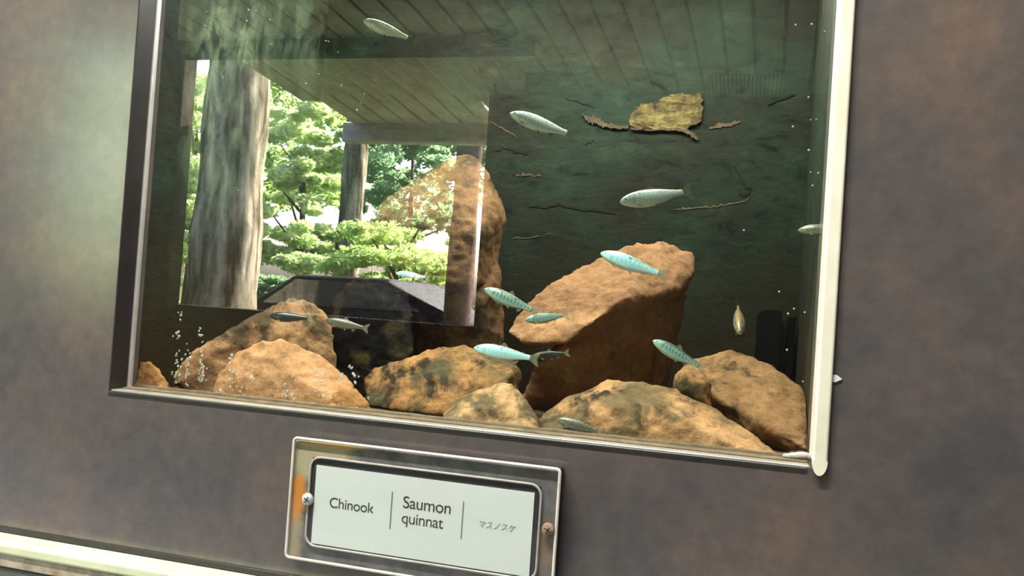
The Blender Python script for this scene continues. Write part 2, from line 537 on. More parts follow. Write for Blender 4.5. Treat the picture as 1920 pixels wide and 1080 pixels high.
tag(link('peeled_patch', bm_mesh('peeled_patch', bm), M['peel_yellow'], tank), 'yellow brown patch where the green paint has peeled')
def ribbon(name, px_pts, widths, mat, y, thick=0.0012, jit=1.2, sub=5):
    """Flat ragged strip of flaking paint on the back wall; widths in photograph pixels."""
    up, lo_ = [], []
    m = len(px_pts) - 1
    for i in range(m):
        for k in range(sub):
            t = k / sub
            x_ = px_pts[i][0] + (px_pts[i + 1][0] - px_pts[i][0]) * t
            y_ = px_pts[i][1] + (px_pts[i + 1][1] - px_pts[i][1]) * t
            w_ = (widths[i] + (widths[i + 1] - widths[i]) * t) * R.uniform(0.6, 1.3) + 0.4
            c_ = R.gauss(0, jit)
            up.append((x_ + R.gauss(0, 0.6), y_ + c_ - w_ / 2))
            lo_.append((x_ + R.gauss(0, 0.6), y_ + c_ * 0.6 + w_ / 2))
    bm = bmesh.new()
    U = [at(p_[0], p_[1], y) for p_ in up]
    D = [at(p_[0], p_[1], y) for p_ in lo_]
    for i in range(len(U) - 1):
        q = [U[i], U[i + 1], D[i + 1], D[i]]
        add_prism(bm, q, (0, thick, 0))
    bmesh.ops.remove_doubles(bm, verts=bm.verts[:], dist=1e-6)
    return link(name, bm_mesh(name, bm), M[mat], tank)


tag(ribbon('paint_curl', [(1092, 214), (1104, 224), (1118, 226), (1130, 232), (1148, 237), (1166, 239), (1182, 238)], [2, 12, 14, 11, 8, 7, 5], 'peel_edge', TY1 - 0.0035, 0.003), 'brown curled edge of peeling paint')
ribbon('paint_curl', [(1182, 240), (1210, 244), (1240, 243), (1270, 242), (1290, 247), (1300, 254), (1310, 262)], [3, 3, 3, 4, 9, 11, 3], 'peel_edge', TY1 - 0.0045, 0.002)
ribbon('paint_curl', [(1330, 240), (1350, 236), (1376, 232), (1392, 226)], [2, 8, 7, 2], 'peel_edge', TY1 - 0.0012, 0.001)
ribbon('paint_curl', [(1440, 196), (1456, 188), (1476, 182), (1494, 176)], [1, 4, 5, 2], 'crack_dark', TY1 - 0.0012, 0.001)
for pts, w, mt, nm in (([(1262, 392), (1280, 393), (1310, 389), (1345, 386), (1380, 380), (1400, 375), (1408, 368)], 2.2, 'thread_pale', 'paint_edge'),
                       ([(1092, 268), (1098, 270), (1108, 268), (1114, 262)], 2.5, 'crack_dark', 'paint_crack'),
                       ([(1060, 186), (1080, 188), (1100, 196), (1116, 202)], 2.0, 'crack_dark', 'paint_crack'),
                       ([(920, 228), (940, 240), (958, 250), (974, 260)], 2.6, 'peel_edge', 'paint_edge'),
                       ([(1376, 312), (1388, 330), (1398, 350), (1410, 352)], 8.0, 'crack_dark', 'paint_crack'),
                       ([(990, 385), (1020, 388), (1050, 383), (1090, 392), (1130, 396), (1160, 402)], 5.0, 'crack_dark', 'paint_crack'),
                       ([(960, 448), (1000, 446), (1040, 436)], 1.6, 'thread_pale', 'paint_edge'),
                       ([(930, 282), (952, 276), (968, 284), (990, 290)], 4.0, 'crack_dark', 'paint_crack'),
                       ([(966, 330), (990, 326), (1020, 332)], 5.0, 'peel_edge', 'paint_edge'),
                       ([(1410, 352), (1404, 362), (1396, 366), (1384, 365)], 6.0, 'crack_dark', 'paint_crack')):
    ribbon(nm, pts, [w * (0.3 if k in (0, len(pts) - 1) else 1) for k in range(len(pts))], mt, TY1 - 0.0008, 0.0006, 1.6)

# ------------------------------------------------------------------ tank lamp over the water
lamp = tag(empty('aquarium_lamp', (-0.30, 0.2, 1.66)), 'long white lamp under the lid above the water', 'lamp')
box('lamp_housing', (-0.57, 0.19, 1.665), (0.05, 0.29, 1.698), M['cream'], lamp, 0.004)
ld = bpy.data.lights.new('lamp_tube', 'AREA')
ld.shape = 'RECTANGLE'
ld.size, ld.size_y = 0.60, 0.06
ld.energy = 10.5
ld.color = (1.0, 0.96, 0.88)
lo = bpy.data.objects.new('lamp_tube', ld)
lo.location = (-0.26, 0.24, 1.660)
col.objects.link(lo)
lo.parent = lamp
lo.matrix_parent_inverse = lamp.matrix_basis.inverted()

# ------------------------------------------------------------------ water: it only swallows a little light, red first
wm = bpy.data.materials.new('tank_water')
wm.use_nodes = True
wm.node_tree.nodes.clear()
wa = wm.node_tree.nodes.new('ShaderNodeVolumeAbsorption')
wa.inputs['Color'].default_value = (0.52, 0.62, 0.50, 1)
wa.inputs['Density'].default_value = 0.9
wmo = wm.node_tree.nodes.new('ShaderNodeOutputMaterial')
wm.node_tree.links.new(wa.outputs[0], wmo.inputs['Volume'])
tag(box('tank_water', (TX0 + 0.0005, TY0 - 0.002, FLOOR_Z + 0.0002), (TX1 - 0.0005, TY1 - 0.0002, 1.58), wm), 'greenish water filling the tank', 'water', None, 'stuff')

# ------------------------------------------------------------------ rocks
def P(px, py, y):
    return at(px, py, y)


def G(px, y):
    p = at(px, 740, y)
    return Vector((p.x, y, FLOOR_Z + 0.0004))


def rock(name, hulls, mat, label, seed, voxel=0.0032, amp=0.0045, fine=0.0016, group='rocks on the tank floor'):
    bm = bmesh.new()
    for pts in hulls:
        vsn = [bm.verts.new(p) for p in pts]
        r = bmesh.ops.convex_hull(bm, input=vsn)
        kill = [g for g in r['geom_interior'] + r['geom_unused'] if isinstance(g, bmesh.types.BMVert) and g.is_valid]
        bmesh.ops.delete(bm, geom=list(set(kill)), context='VERTS')
    me = bm_mesh(name + '_hull', bm)
    tmp = bpy.data.objects.new(name + '_hull', me)
    col.objects.link(tmp)
    mod = tmp.modifiers.new('remesh', 'REMESH')
    mod.mode = 'VOXEL'
    mod.voxel_size = voxel
    sm = tmp.modifiers.new('smooth', 'SMOOTH')
    sm.iterations = 4
    sm.factor = 0.5
    dg = bpy.context.evaluated_depsgraph_get()
    me2 = bpy.data.meshes.new_from_object(tmp.evaluated_get(dg))
    bpy.data.objects.remove(tmp)
    bpy.data.meshes.remove(me)
    me2.name = name
    off = Vector((seed * 3.1, seed * 1.7, seed * 0.9))
    nrm = [Vector(n.vector) for n in me2.vertex_normals]
    c = sum((v.co for v in me2.vertices), Vector()) / len(me2.vertices)
    base = Vector((c.x, c.y, FLOOR_Z))
    for v, nn in zip(me2.vertices, nrm):
        q = v.co + off
        d = amp * noise.noise(q * 18) + 0.55 * amp * (1 - 2 * abs(noise.noise(q * 42))) + fine * noise.fractal(q * 110, 1.0, 2.0, 3)
        w = v.co + nn * d
        w.x = min(max(w.x, TX0 + 0.001), TX1 - 0.001)
        w.y = min(max(w.y, TY0 + 0.0015), TY1 - 0.001)
        w.z = max(w.z, FLOOR_Z + 0.0003)
        v.co = w - base
    me2.update()
    o = link(name, me2, mat, None, True)
    o.location = base
    tag(o, label, 'rock', group)
    return o


rock('rock', [[P(694, 400, .33), P(740, 360, .33), P(800, 322, .34), P(862, 290, .345), P(882, 290, .345), P(906, 312, .34), P(932, 362, .34), P(948, 402, .34), P(942, 455, .34),
               P(668, 450, .33), P(700, 540, .33), P(930, 520, .34), P(760, 420, .265), P(850, 380, .275), P(900, 440, .27), P(760, 520, .25), P(880, 540, .26),
               P(870, 320, .405), P(930, 420, .41), P(740, 420, .40), P(720, 540, .40)],
              [P(720, 520, .31), P(936, 500, .33), P(942, 600, .33), P(935, 660, .33), P(780, 560, .285), P(900, 560, .285), P(900, 640, .29), P(770, 640, .295), G(760, .30), G(930, .31), G(760, .40), G(925, .40), P(925, 520, .40), P(740, 540, .40)]],
     M['rock_tall'], 'tall pointed brown rock standing against the back wall', 3)
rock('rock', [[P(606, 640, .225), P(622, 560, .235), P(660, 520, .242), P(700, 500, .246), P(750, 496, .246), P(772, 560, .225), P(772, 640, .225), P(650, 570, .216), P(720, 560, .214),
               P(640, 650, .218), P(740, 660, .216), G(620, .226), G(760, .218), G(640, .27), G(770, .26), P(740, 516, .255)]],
     M['rock_shade'], 'boulder coloured dark for the shade at the foot of the tall pointed rock', 5)
rock('rock', [[P(948, 622, .215), P(992, 562, .245), P(1080, 502, .30), P(1172, 464, .335), P(1240, 449, .355), P(1300, 474, .36), P(1304, 500, .345), P(1274, 542, .30), P(1245, 550, .275),
               P(1168, 560, .225), P(1105, 605, .195), P(1060, 644, .19), P(985, 645, .20), P(1280, 560, .34), P(1180, 560, .36), P(1010, 640, .29)],
              [P(1100, 612, .220), P(1170, 572, .250), P(1250, 560, .300), P(1286, 555, .335), P(1266, 630, .345), P(1236, 700, .345), P(1060, 655, .240), P(1000, 690, .255), P(1180, 640, .295),
               G(975, .275), G(1090, .275), G(1230, .335), G(1240, .40), G(1000, .36), P(1250, 560, .385), P(1060, 640, .33)]],
     M['rock_lean'], 'large leaning rock with a broad bright orange top and dark overhanging front', 8)
rock('rock', [[P(318, 705, .046), P(350, 668, .060), P(402, 638, .085), P(462, 603, .115), P(492, 583, .140), P(546, 560, .190), P(592, 570, .200), P(622, 600, .204), P(624, 640, .198),
               P(420, 672, .098), P(500, 640, .132), P(560, 628, .158), P(600, 650, .18), G(345, .062), G(420, .105), G(560, .165), G(640, .195), G(600, .222), G(500, .17), P(560, 590, .212)]],
     M['rock_long'], 'long sloping brown rock along the tank side behind the bubbles', 11)
rock('rock', [[P(404, 738, .072), P(416, 700, .074), P(442, 664, .080), P(490, 638, .084), P(522, 635, .088), P(580, 655, .095), P(626, 686, .098), P(656, 720, .098), P(672, 748, .095),
               P(450, 710, .060), P(540, 690, .058), P(620, 738, .060), P(420, 742, .055), G(405, .052), G(640, .052), G(430, .086), G(650, .125), P(500, 650, .102), P(580, 668, .120)]],
     M['rock_sand'], 'rounded orange rock in the corner streaked with bubbles in front', 14)
rock('rock', [[P(596, 764, .052), P(612, 742, .055), P(640, 726, .06), P(668, 726, .062), P(688, 745, .060), P(696, 768, .055), G(596, .047), G(700, .047), G(610, .075), G(690, .078)]],
     M['rock_orange'], 'small orange rock against the foot of the glass near the plaque', 17, voxel=0.0022, amp=0.002)
rock('rock', [[P(684, 708, .175), P(704, 690, .178), P(764, 672, .180), P(794, 655, .184), P(850, 650, .19), P(900, 653, .195), P(958, 668, .195), P(976, 690, .19), P(972, 722, .18),
               P(720, 720, .15), P(800, 700, .145), P(880, 715, .14), P(950, 712, .15), G(690, .13), G(800, .112), G(950, .13), G(700, .195), G(970, .235), P(780, 680, .198), P(940, 680, .225)]],
     M['rock_brown'], 'layered brown rock in the middle beneath the bright blue fish', 20)
rock('rock', [[P(828, 776, .085), P(850, 752, .085), P(886, 735, .085), P(930, 718, .088), P(960, 719, .088), P(984, 744, .088), P(1010, 790, .085), P(870, 780, .055), P(940, 752, .060), P(990, 795, .055),
               G(828, .050), G(1012, .050), G(850, .112), G(1000, .112), P(940, 730, .106)]],
     M['rock_pale'], 'small pale tan rock at the foot of the glass', 23, voxel=0.0026, amp=0.003)
rock('rock', [[P(1016, 795, .10), P(1042, 762, .105), P(1082, 734, .11), P(1142, 712, .115), P(1242, 722, .12), P(1330, 766, .118), P(1400, 812, .11), P(1462, 852, .09), P(1060, 792, .058), P(1120, 762, .062),
               P(1230, 768, .062), P(1340, 812, .058), P(1430, 856, .050), G(1012, .05), G(1180, .047), G(1470, .047), G(1050, .165), G(1400, .150), P(1160, 730, .15), P(1280, 750, .15)]],
     M['rock_olive'], 'broad front rock with an orange rim and olive stains', 26)
rock('rock', [[P(1270, 696, .22), P(1302, 672, .225), P(1352, 655, .23), P(1386, 660, .23), P(1442, 690, .225), P(1500, 724, .20), P(1520, 760, .18), P(1288, 712, .19), P(1340, 736, .175), P(1400, 768, .160), P(1450, 800, .145), P(1510, 842, .10),
               G(1300, .235), G(1450, .215), G(1524, .11), G(1300, .30), G(1510, .28), P(1370, 670, .28), P(1470, 720, .27)]],
     M['rock_pitted'], 'pitted orange rock in the corner beside the black filter box', 29)
rock('rock', [[P(1262, 722, .155), P(1268, 700, .158), P(1288, 686, .16), P(1316, 690, .162), P(1334, 712, .16), P(1280, 712, .140), P(1320, 722, .140), G(1262, .136), G(1336, .134), G(1270, .172), G(1336, .170)]],
     M['rock_brown'], 'small dark stone wedged between the two orange rocks near the cream trim', 31, voxel=0.0022, amp=0.002)
rock('rock', [[P(250, 706, .046), P(260, 676, .048), P(276, 672, .050), P(296, 692, .050), P(314, 716, .050), P(256, 722, .044), P(300, 728, .044), G(252, .044), G(318, .045), G(290, .062), G(330, .066)]],
     M['rock_orange'], 'little brown stone in the corner against the dark window reveal', 34, voxel=0.0018, amp=0.0015)

# ------------------------------------------------------------------ filter box in the back corner
fb = tag(empty('filter_box', at(1450, 700, 0.43)), 'black plastic filter box in the back corner of the tank', 'filter box')
a, b = at(1421, 580, 0.40), at(1467, 580, 0.40)
pts = [Vector((a.x, .40, FLOOR_Z)), Vector((b.x, .40, FLOOR_Z)), Vector((b.x, .40, a.z))]
r = 0.012
pts += [Vector((a.x + r - r * math.sin(math.radians(t)), .40, a.z - r + r * math.cos(math.radians(t)))) for t in range(0, 91, 15)]
bm = bmesh.new()
add_prism(bm, pts, (0, 0.045, 0))
link('box_body', bm_mesh('box_body', bm), M['filter_black'], fb)
c, d = at(1477, 592, 0.41), at(1494, 592, 0.41)
bm = bmesh.new()
add_box(bm, (c.x, .415, FLOOR_Z), (d.x, .438, c.z), 0.002, 2)
link('outlet_column', bm_mesh('outlet_column', bm), M['filter_black'], fb)
box('web_plate', (b.x, .430, FLOOR_Z), (c.x, .434, c.z - 0.02), M['pipe_brown'], fb)

# ------------------------------------------------------------------ plaque under the window
QX0, QX1, QZ0, QZ1 = -0.4362, -0.1572, 0.8790, 1.0018
QY = -0.016
M['plaque_back'] = None


def plaque_back_mat():
    m, n, l, p = new_mat('plaque_back')
    tc = n.new('ShaderNodeTexCoord')
    o = tc.outputs['Object']
    t = noise_tex(n, l, o, 38, 5, 0.6)
    r = ramp(n, [(0.30, (0.06, 0.05, 0.05)), (0.50, (0.15, 0.135, 0.14)), (0.70, (0.24, 0.22, 0.23))])
    l.new(t.outputs['Fac'], r.inputs[0])
    sx = n.new('ShaderNodeSeparateXYZ'); l.new(o, sx.inputs[0])
    t2 = noise_tex(n, l, o, 30, 5, 0.65, None, 0.6)

    def patch(cx, cz, rx, rz, colr, c, gain):
        # an irregular stain around (cx, cz)
        ms = []
        for out_, cc, rr in (('X', cx, rx), ('Z', cz, rz)):
            a = n.new('ShaderNodeMath'); a.operation = 'SUBTRACT'; l.new(sx.outputs[out_], a.inputs[0]); a.inputs[1].default_value = cc
            b = n.new('ShaderNodeMath'); b.operation = 'DIVIDE'; l.new(a.outputs[0], b.inputs[0]); b.inputs[1].default_value = rr
            q = n.new('ShaderNodeMath'); q.operation = 'POWER'; l.new(b.outputs[0], q.inputs[0]); q.inputs[1].default_value = 2.0
            ms.append(q)
        s_ = n.new('ShaderNodeMath'); s_.operation = 'ADD'; l.new(ms[0].outputs[0], s_.inputs[0]); l.new(ms[1].outputs[0], s_.inputs[1])
        d = n.new('ShaderNodeMath'); d.operation = 'MULTIPLY_ADD'; l.new(t2.outputs['Fac'], d.inputs[0]); d.inputs[1].default_value = 2.6
        l.new(s_.outputs[0], d.inputs[2])
        mr = n.new('ShaderNodeMapRange'); mr.inputs['From Min'].default_value = 1.5; mr.inputs['From Max'].default_value = 2.3
        mr.inputs['To Min'].default_value = gain; mr.inputs['To Max'].default_value = 0.0
        l.new(d.outputs[0], mr.inputs['Value'])
        return mixc(n, l, mr.outputs[0], c, colr)
    c = r.outputs[0]
    c = patch(-0.418, 0.985, 0.055, 0.030, (0.50, 0.43, 0.27), c, 0.95)
    c = patch(-0.400, 0.998, 0.050, 0.006, (0.62, 0.38, 0.13), c, 0.9)
    c = patch(-0.430, 0.905, 0.012, 0.050, (0.42, 0.33, 0.20), c, 0.9)
    c = patch(-0.4290, 0.940, 0.013, 0.026, (0.72, 0.27, 0.035), c, 1.0)
    c = patch(-0.168, 0.930, 0.014, 0.030, (0.26, 0.17, 0.11), c, 0.9)
    l.new(c, p.inputs['Base Color'])
    p.inputs['Roughness'].default_value = 0.5
    return m


def acrylic_mat(name, tint, ior, rough):
    m, n, l, p = new_mat(name)
    n.remove(p)
    tr = n.new('ShaderNodeBsdfTransparent'); tr.inputs[0].default_value = (*tint, 1)
    gl = n.new('ShaderNodeBsdfGlossy'); gl.inputs['Roughness'].default_value = rough
    mx = n.new('ShaderNodeMixShader')
    l.new(sheen(n, l, ior), mx.inputs[0]); l.new(tr.outputs[0], mx.inputs[1]); l.new(gl.outputs[0], mx.inputs[2])
    l.new(mx.outputs[0], n['Material Output'].inputs[0])
    return m


M['plaque_back'] = plaque_back_mat()
M['acrylic'] = acrylic_mat('acrylic', (0.97, 0.98, 0.98), 0.06, 0.05)
M['acrylic_edge'] = mottled('acrylic_edge', [(0.3, (0.46, 0.40, 0.36)), (0.7, (0.62, 0.57, 0.54))], 50, rough=0.25)
M['plaque_side'] = simple('plaque_side', (0.020, 0.014, 0.013), 0.5)
M['card'] = mottled('card', [(0.3, (0.82, 0.86, 0.83)), (0.7, (0.88, 0.90, 0.88))], 14, rough=0.35)
M['card_edge'] = simple('card_edge', (0.035, 0.028, 0.03), 0.5)
M['ink'] = simple('ink', (0.055, 0.062, 0.058), 0.6)
M['ink_faint'] = simple('ink_faint', (0.33, 0.36, 0.36), 0.6)
M['ink_line'] = simple('ink_line', (0.22, 0.25, 0.24), 0.6)
M['screw_grey'] = simple('screw_grey', (0.50, 0.54, 0.55), 0.35, 0.4)
M['screw_rust'] = mottled('screw_rust', [(0.3, (0.10, 0.05, 0.03)), (0.7, (0.30, 0.20, 0.15))], 160, rough=0.7)

plaque = tag(empty('name_plaque', ((QX0 + QX1) / 2, 0, QZ0)), 'clear acrylic name plaque with a white trilingual card under the window', 'plaque')
box('backing_board', (QX0 + 0.0012, -0.0135, QZ0 + 0.0012), (QX1 - 0.0012, -0.0004, QZ1 - 0.0012), M['plaque_side'], plaque, 0.001, 1)
box('backing_face', (QX0 + 0.0016, -0.0142, QZ0 + 0.0016), (QX1 - 0.0016, -0.0136, QZ1 - 0.0016), M['plaque_back'], plaque)
tag(box('cover_sheet', (QX0 + 0.0014, -0.0176, QZ0 + 0.0014), (QX1 - 0.0014, -0.0175, QZ1 - 0.0014), M['acrylic'], plaque), 'clear scratched acrylic cover')
bm = bmesh.new()
add_tube(bm, rounded_rect(QX0 + 0.0012, QX1 - 0.0012, QZ0 + 0.0012, QZ1 - 0.0012, 0.004, -0.0170), 0.0016, 8, True)
tag(link('cover_rim', bm_mesh('cover_rim', bm), M['acrylic_edge'], plaque, True), 'pale polished edge of the acrylic cover')
CX0, CX1, CZ0, CZ1 = -0.4085, -0.1815, 0.8972, 0.9757
bm = bmesh.new()
add_tube(bm, rounded_rect(CX0 - 0.0065, CX1 + 0.0065, CZ0 - 0.0025, CZ1 + 0.0080, 0.011, -0.0160), 0.00125, 8, True)
tag(link('pocket_rim', bm_mesh('pocket_rim', bm), M['acrylic_edge'], plaque, True), 'pale rounded edge of the card pocket')
box('pocket_bed', (CX0 - 0.0055, -0.0150, CZ0 - 0.0018), (CX1 + 0.0055, -0.0143, CZ1 + 0.0072), M['card_edge'], plaque, 0.0003, 1)
card = box('card', (CX0, -0.0160, CZ0), (CX1, -0.0151, CZ1), M['card'], plaque)
tag(card, 'white card printed with three fish names')


def lettering(name, s, x0, x1, zmid, mat, shear=0.0, sy=1.0, spacing=1.0, weight=0.0):
    cu = bpy.data.curves.new(name, 'FONT')
    cu.body = s
    cu.align_x = 'LEFT'
    cu.size = 0.02
    cu.space_character = spacing
    cu.shear = shear
    cu.offset = weight
    cu.extrude = 0.0
    tmp = bpy.data.objects.new(name, cu)
    col.objects.link(tmp)
    dg = bpy.context.evaluated_depsgraph_get()
    me = bpy.data.meshes.new_from_object(tmp.evaluated_get(dg))
    bpy.data.objects.remove(tmp)
    xs = [v.co.x for v in me.vertices]
    k = (x1 - x0) / (max(xs) - min(xs))
    mx_ = min(xs)
    ys = [v.co.y for v in me.vertices]
    for v in me.vertices:
        v.co = Vector((x0 + (v.co.x - mx_) * k, -0.01625, zmid + v.co.y * k * sy))
    me.name = name
    return link(name, me, mat, card)


def cardx(px, py):
    return at(px, py, -0.016).x


def cardz(px, py):
    return at(px, py, -0.016).z


lettering('lettering', 'Chinook', cardx(618, 946), cardx(701, 958), cardz(640, 954), M['ink'], spacing=0.94)
lettering('lettering', 'Saumon', cardx(756, 945), cardx(845, 958), cardz(780, 955), M['ink'], spacing=0.94)
lettering('lettering', 'quinnat', cardx(753, 977), cardx(831, 987), cardz(780, 984), M['ink'], spacing=0.94)
lettering('lettering', '\u30de\u30b9\u30ce\u30b9\u30b1', cardx(899, 985), cardx(967, 990), cardz(930, 992), M['ink_faint'], sy=1.05, shear=0.12)
for (xa, ya, xb, yb) in ((736, 922, 731, 992), (869, 940, 865, 1011)):
    x = cardx((xa + xb) / 2, (ya + yb) / 2)
    box('divider_line', (x - 0.0006, -0.01630, cardz(xb, yb)), (x + 0.0006, -0.0160, cardz(xa, ya)), M['ink_line'], card)


def screw(px, py, mat, label):
    p = at(px, py, -0.018)
    e = empty('screw', p)
    e.parent = plaque
    e.matrix_parent_inverse = plaque.matrix_basis.inverted()
    bm = bmesh.new()
    bmesh.ops.create_cone(bm, cap_ends=True, segments=24, radius1=0.0066, radius2=0.0048, depth=0.003)
    for v in bm.verts:
        v.co = Vector((v.co.x, -v.co.z - 0.0014, v.co.y))
    h = bm_mesh('screw_head', bm)
    ho = link('screw_head', h, mat, None, True)
    ho.parent = e
    bm = bmesh.new()
    add_box(bm, (-0.0034, -0.0031, -0.0006), (0.0034, -0.0028, 0.0006))
    add_box(bm, (-0.0006, -0.0031, -0.0034), (0.0006, -0.0028, 0.0034))
    s_ = link('cross_slot', bm_mesh('cross_slot', bm), M['card_edge'], None)
    s_.rotation_euler = (0, 0.5, 0)
    s_.parent = e
    tag(e, label)


screw(577, 936, M['screw_grey'], 'pale screw on an orange rust stain')
screw(1028, 993, M['screw_rust'], 'rusty screw at the end of the plaque')

# ------------------------------------------------------------------ fish
def smooth(a, b, x):
    t = max(0, min(1, (x - a) / (b - a)))
    return t * t * (3 - 2 * t)


PROF = [(0.0, 0.004, 0.000), (0.015, 0.020, -0.002), (0.04, 0.038, -0.002), (0.08, 0.056, 0.0), (0.13, 0.072, 0.0), (0.20, 0.088, -0.001), (0.30, 0.100, -0.003), (0.40, 0.102, -0.005),
        (0.50, 0.096, -0.005), (0.60, 0.082, -0.002), (0.70, 0.064, 0.001), (0.78, 0.049, 0.003), (0.85, 0.039, 0.004), (0.90, 0.037, 0.004), (0.925, 0.035, 0.004)]


def prof(s):
    for (a, h, c), (b, h2, c2) in zip(PROF, PROF[1:]):
        if s <= b:
            t = (s - a) / (b - a)
            return h + (h2 - h) * t, c + (c2 - c) * t
    return PROF[-1][1], PROF[-1][2]


def fish_body(name, style, bend):
    ns, nr = 64, 28
    vs_, fs, cols = [], [], []
    fr = random.Random(style['seed'])
    spots = [(fr.uniform(0.12, 0.85), fr.uniform(0.35, 0.9)) for _ in range(26)]
    for i in range(ns + 1):
        s = 0.925 * (i / ns) ** 1.25
        h, cz = prof(s)
        h *= 1.20
        w = h * (0.62 if s < 0.2 else 0.62 - 0.22 * smooth(0.2, 0.9, s))
        off = bend * (smooth(0.35, 1.05, s) ** 1.5)
        for k in range(nr):
            a = 2 * math.pi * k / nr
            y, z = math.cos(a), math.sin(a)
            vs_.append((s, off + w * y, cz + h * (abs(z) ** 0.92) * (1 if z > 0 else -1)))
            u = z                               # -1 belly ... +1 back
            belly, side, bk = style['belly'], style['side'], style['back']
            t1 = smooth(-0.75, -0.25, u)
            t2 = smooth(0.30, 0.72, u)
            c = [belly[q] * (1 - t1) + side[q] * t1 for q in range(3)]
            c = [c[q] * (1 - t2) + bk[q] * t2 for q in range(3)]
            if 0.16 < s < 0.9 and style['parr'] > 0:          # oval parr marks
                ph = (s - 0.17) / 0.066
                dx = (ph - math.floor(ph) - 0.5) / 0.27
                dz = (u - 0.02) / 0.42
                m_ = style['parr'] * max(0, 1 - (dx * dx + dz * dz)) ** 0.5 if dx * dx + dz * dz < 1 else 0
                c = [c[q] * (1 - m_) + style['mark'][q] * m_ for q in range(3)]
            for (sx_, sz_) in spots:
                if abs(s - sx_) < 0.011 and abs(u - sz_) < 0.1:
                    c = [q * 0.45 for q in c]
            if 0.165 < s < 0.178 and -0.7 < u < 0.4:      # gill cover edge
                c = [q * 0.55 for q in c]
            if s < 0.012:
                c = [q * 0.6 for q in c]
            cols.append((*c, 1.0))
    for i in range(ns):
        for k in range(nr):
            a, b = i * nr + k, i * nr + (k + 1) % nr
            fs.append((a, b, b + nr, a + nr))
    fs.append(tuple(range(nr - 1, -1, -1)))
    fs.append(tuple(ns * nr + k for k in range(nr)))
    me = bpy.data.meshes.new(name)
    me.from_pydata(vs_, [], fs)
    ca = me.color_attributes.new('skin', 'FLOAT_COLOR', 'POINT')
    ca.data.foreach_set('color', [v for c in cols for v in c])
    me.update()
    return me


def fin_mesh(name, pts, bend=0.0, lean=(0, 0), thick=0.0022):
    """pts in the fish's side plane (s, z); lean spreads the fin sideways away from its root."""
    bm = bmesh.new()
    z0 = pts[0][1] * 1.16
    out = []
    for s, z in pts:
        z *= 1.16
        off = bend * (smooth(0.35, 1.05, s) ** 1.5)
        out.append(Vector((s, off + lean[0] + lean[1] * abs(z - z0), z)))
    add_prism(bm, [p + Vector((0, -thick / 2, 0)) for p in out], (0, thick, 0))
    return bm_mesh(name, bm)


def skin_mat(name, spec, rough, metal):
    m, n, l, p = new_mat(name)
    a = n.new('ShaderNodeAttribute'); a.attribute_name = 'skin'
    tc = n.new('ShaderNodeTexCoord')
    t = noise_tex(n, l, tc.outputs['Object'], 40, 4, 0.6)
    r = ramp(n, [(0.3, (0.78, 0.78, 0.78)), (0.7, (1.12, 1.12, 1.12))])
    l.new(t.outputs['Fac'], r.inputs[0])
    l.new(mixc(n, l, 1.0, a.outputs['Color'], r.outputs[0], 'MULTIPLY'), p.inputs['Base Color'])
    p.inputs['Roughness'].default_value = rough
    p.inputs['Metallic'].default_value = metal
    p.inputs['Specular IOR Level'].default_value = spec
    return m


def fin_mat(name, c, clear):
    m, n, l, p = new_mat(name)
    n.remove(p)
    df = n.new('ShaderNodeBsdfDiffuse'); df.inputs[0].default_value = (*c, 1)
    tr = n.new('ShaderNodeBsdfTransparent')
    mx = n.new('ShaderNodeMixShader'); mx.inputs[0].default_value = clear
    l.new(df.outputs[0], mx.inputs[1]); l.new(tr.outputs[0], mx.inputs[2])
    l.new(mx.outputs[0], n['Material Output'].inputs[0])
    return m


M['skin'] = skin_mat('fish_skin', 0.8, 0.34, 0.12)
M['fin'] = fin_mat('fish_fin', (0.30, 0.28, 0.20), 0.66)
M['eye_white'] = simple('eye_ring', (0.45, 0.50, 0.42), 0.3)
M['pupil'] = simple('pupil', (0.004, 0.004, 0.004), 0.15)

ST = {
    'silver': dict(belly=(0.88, 0.98, 0.94), side=(0.76, 0.97, 0.95), back=(0.26, 0.27, 0.18), mark=(0.30, 0.50, 0.52), parr=0.25, seed=1),
    'blue': dict(belly=(0.72, 0.96, 0.97), side=(0.48, 0.88, 0.95), back=(0.26, 0.36, 0.30), mark=(0.22, 0.50, 0.62), parr=0.45, seed=2),
    'parr': dict(belly=(0.50, 0.72, 0.64), side=(0.26, 0.47, 0.42), back=(0.09, 0.10, 0.06), mark=(0.05, 0.09, 0.08), parr=0.85, seed=3),
    'tan': dict(belly=(0.88, 0.97, 0.80), side=(0.74, 0.84, 0.66), back=(0.42, 0.30, 0.16), mark=(0.40, 0.40, 0.28), parr=0.2, seed=4),
    'dull': dict(belly=(0.30, 0.32, 0.24), side=(0.15, 0.15, 0.10), back=(0.09, 0.075, 0.045), mark=(0.05, 0.05, 0.035), parr=0.7, seed=5),
    'dark': dict(belly=(0.060, 0.062, 0.050), side=(0.030, 0.030, 0.024), back=(0.020, 0.018, 0.012), mark=(0.015, 0.015, 0.012), parr=0.5, seed=6),
}


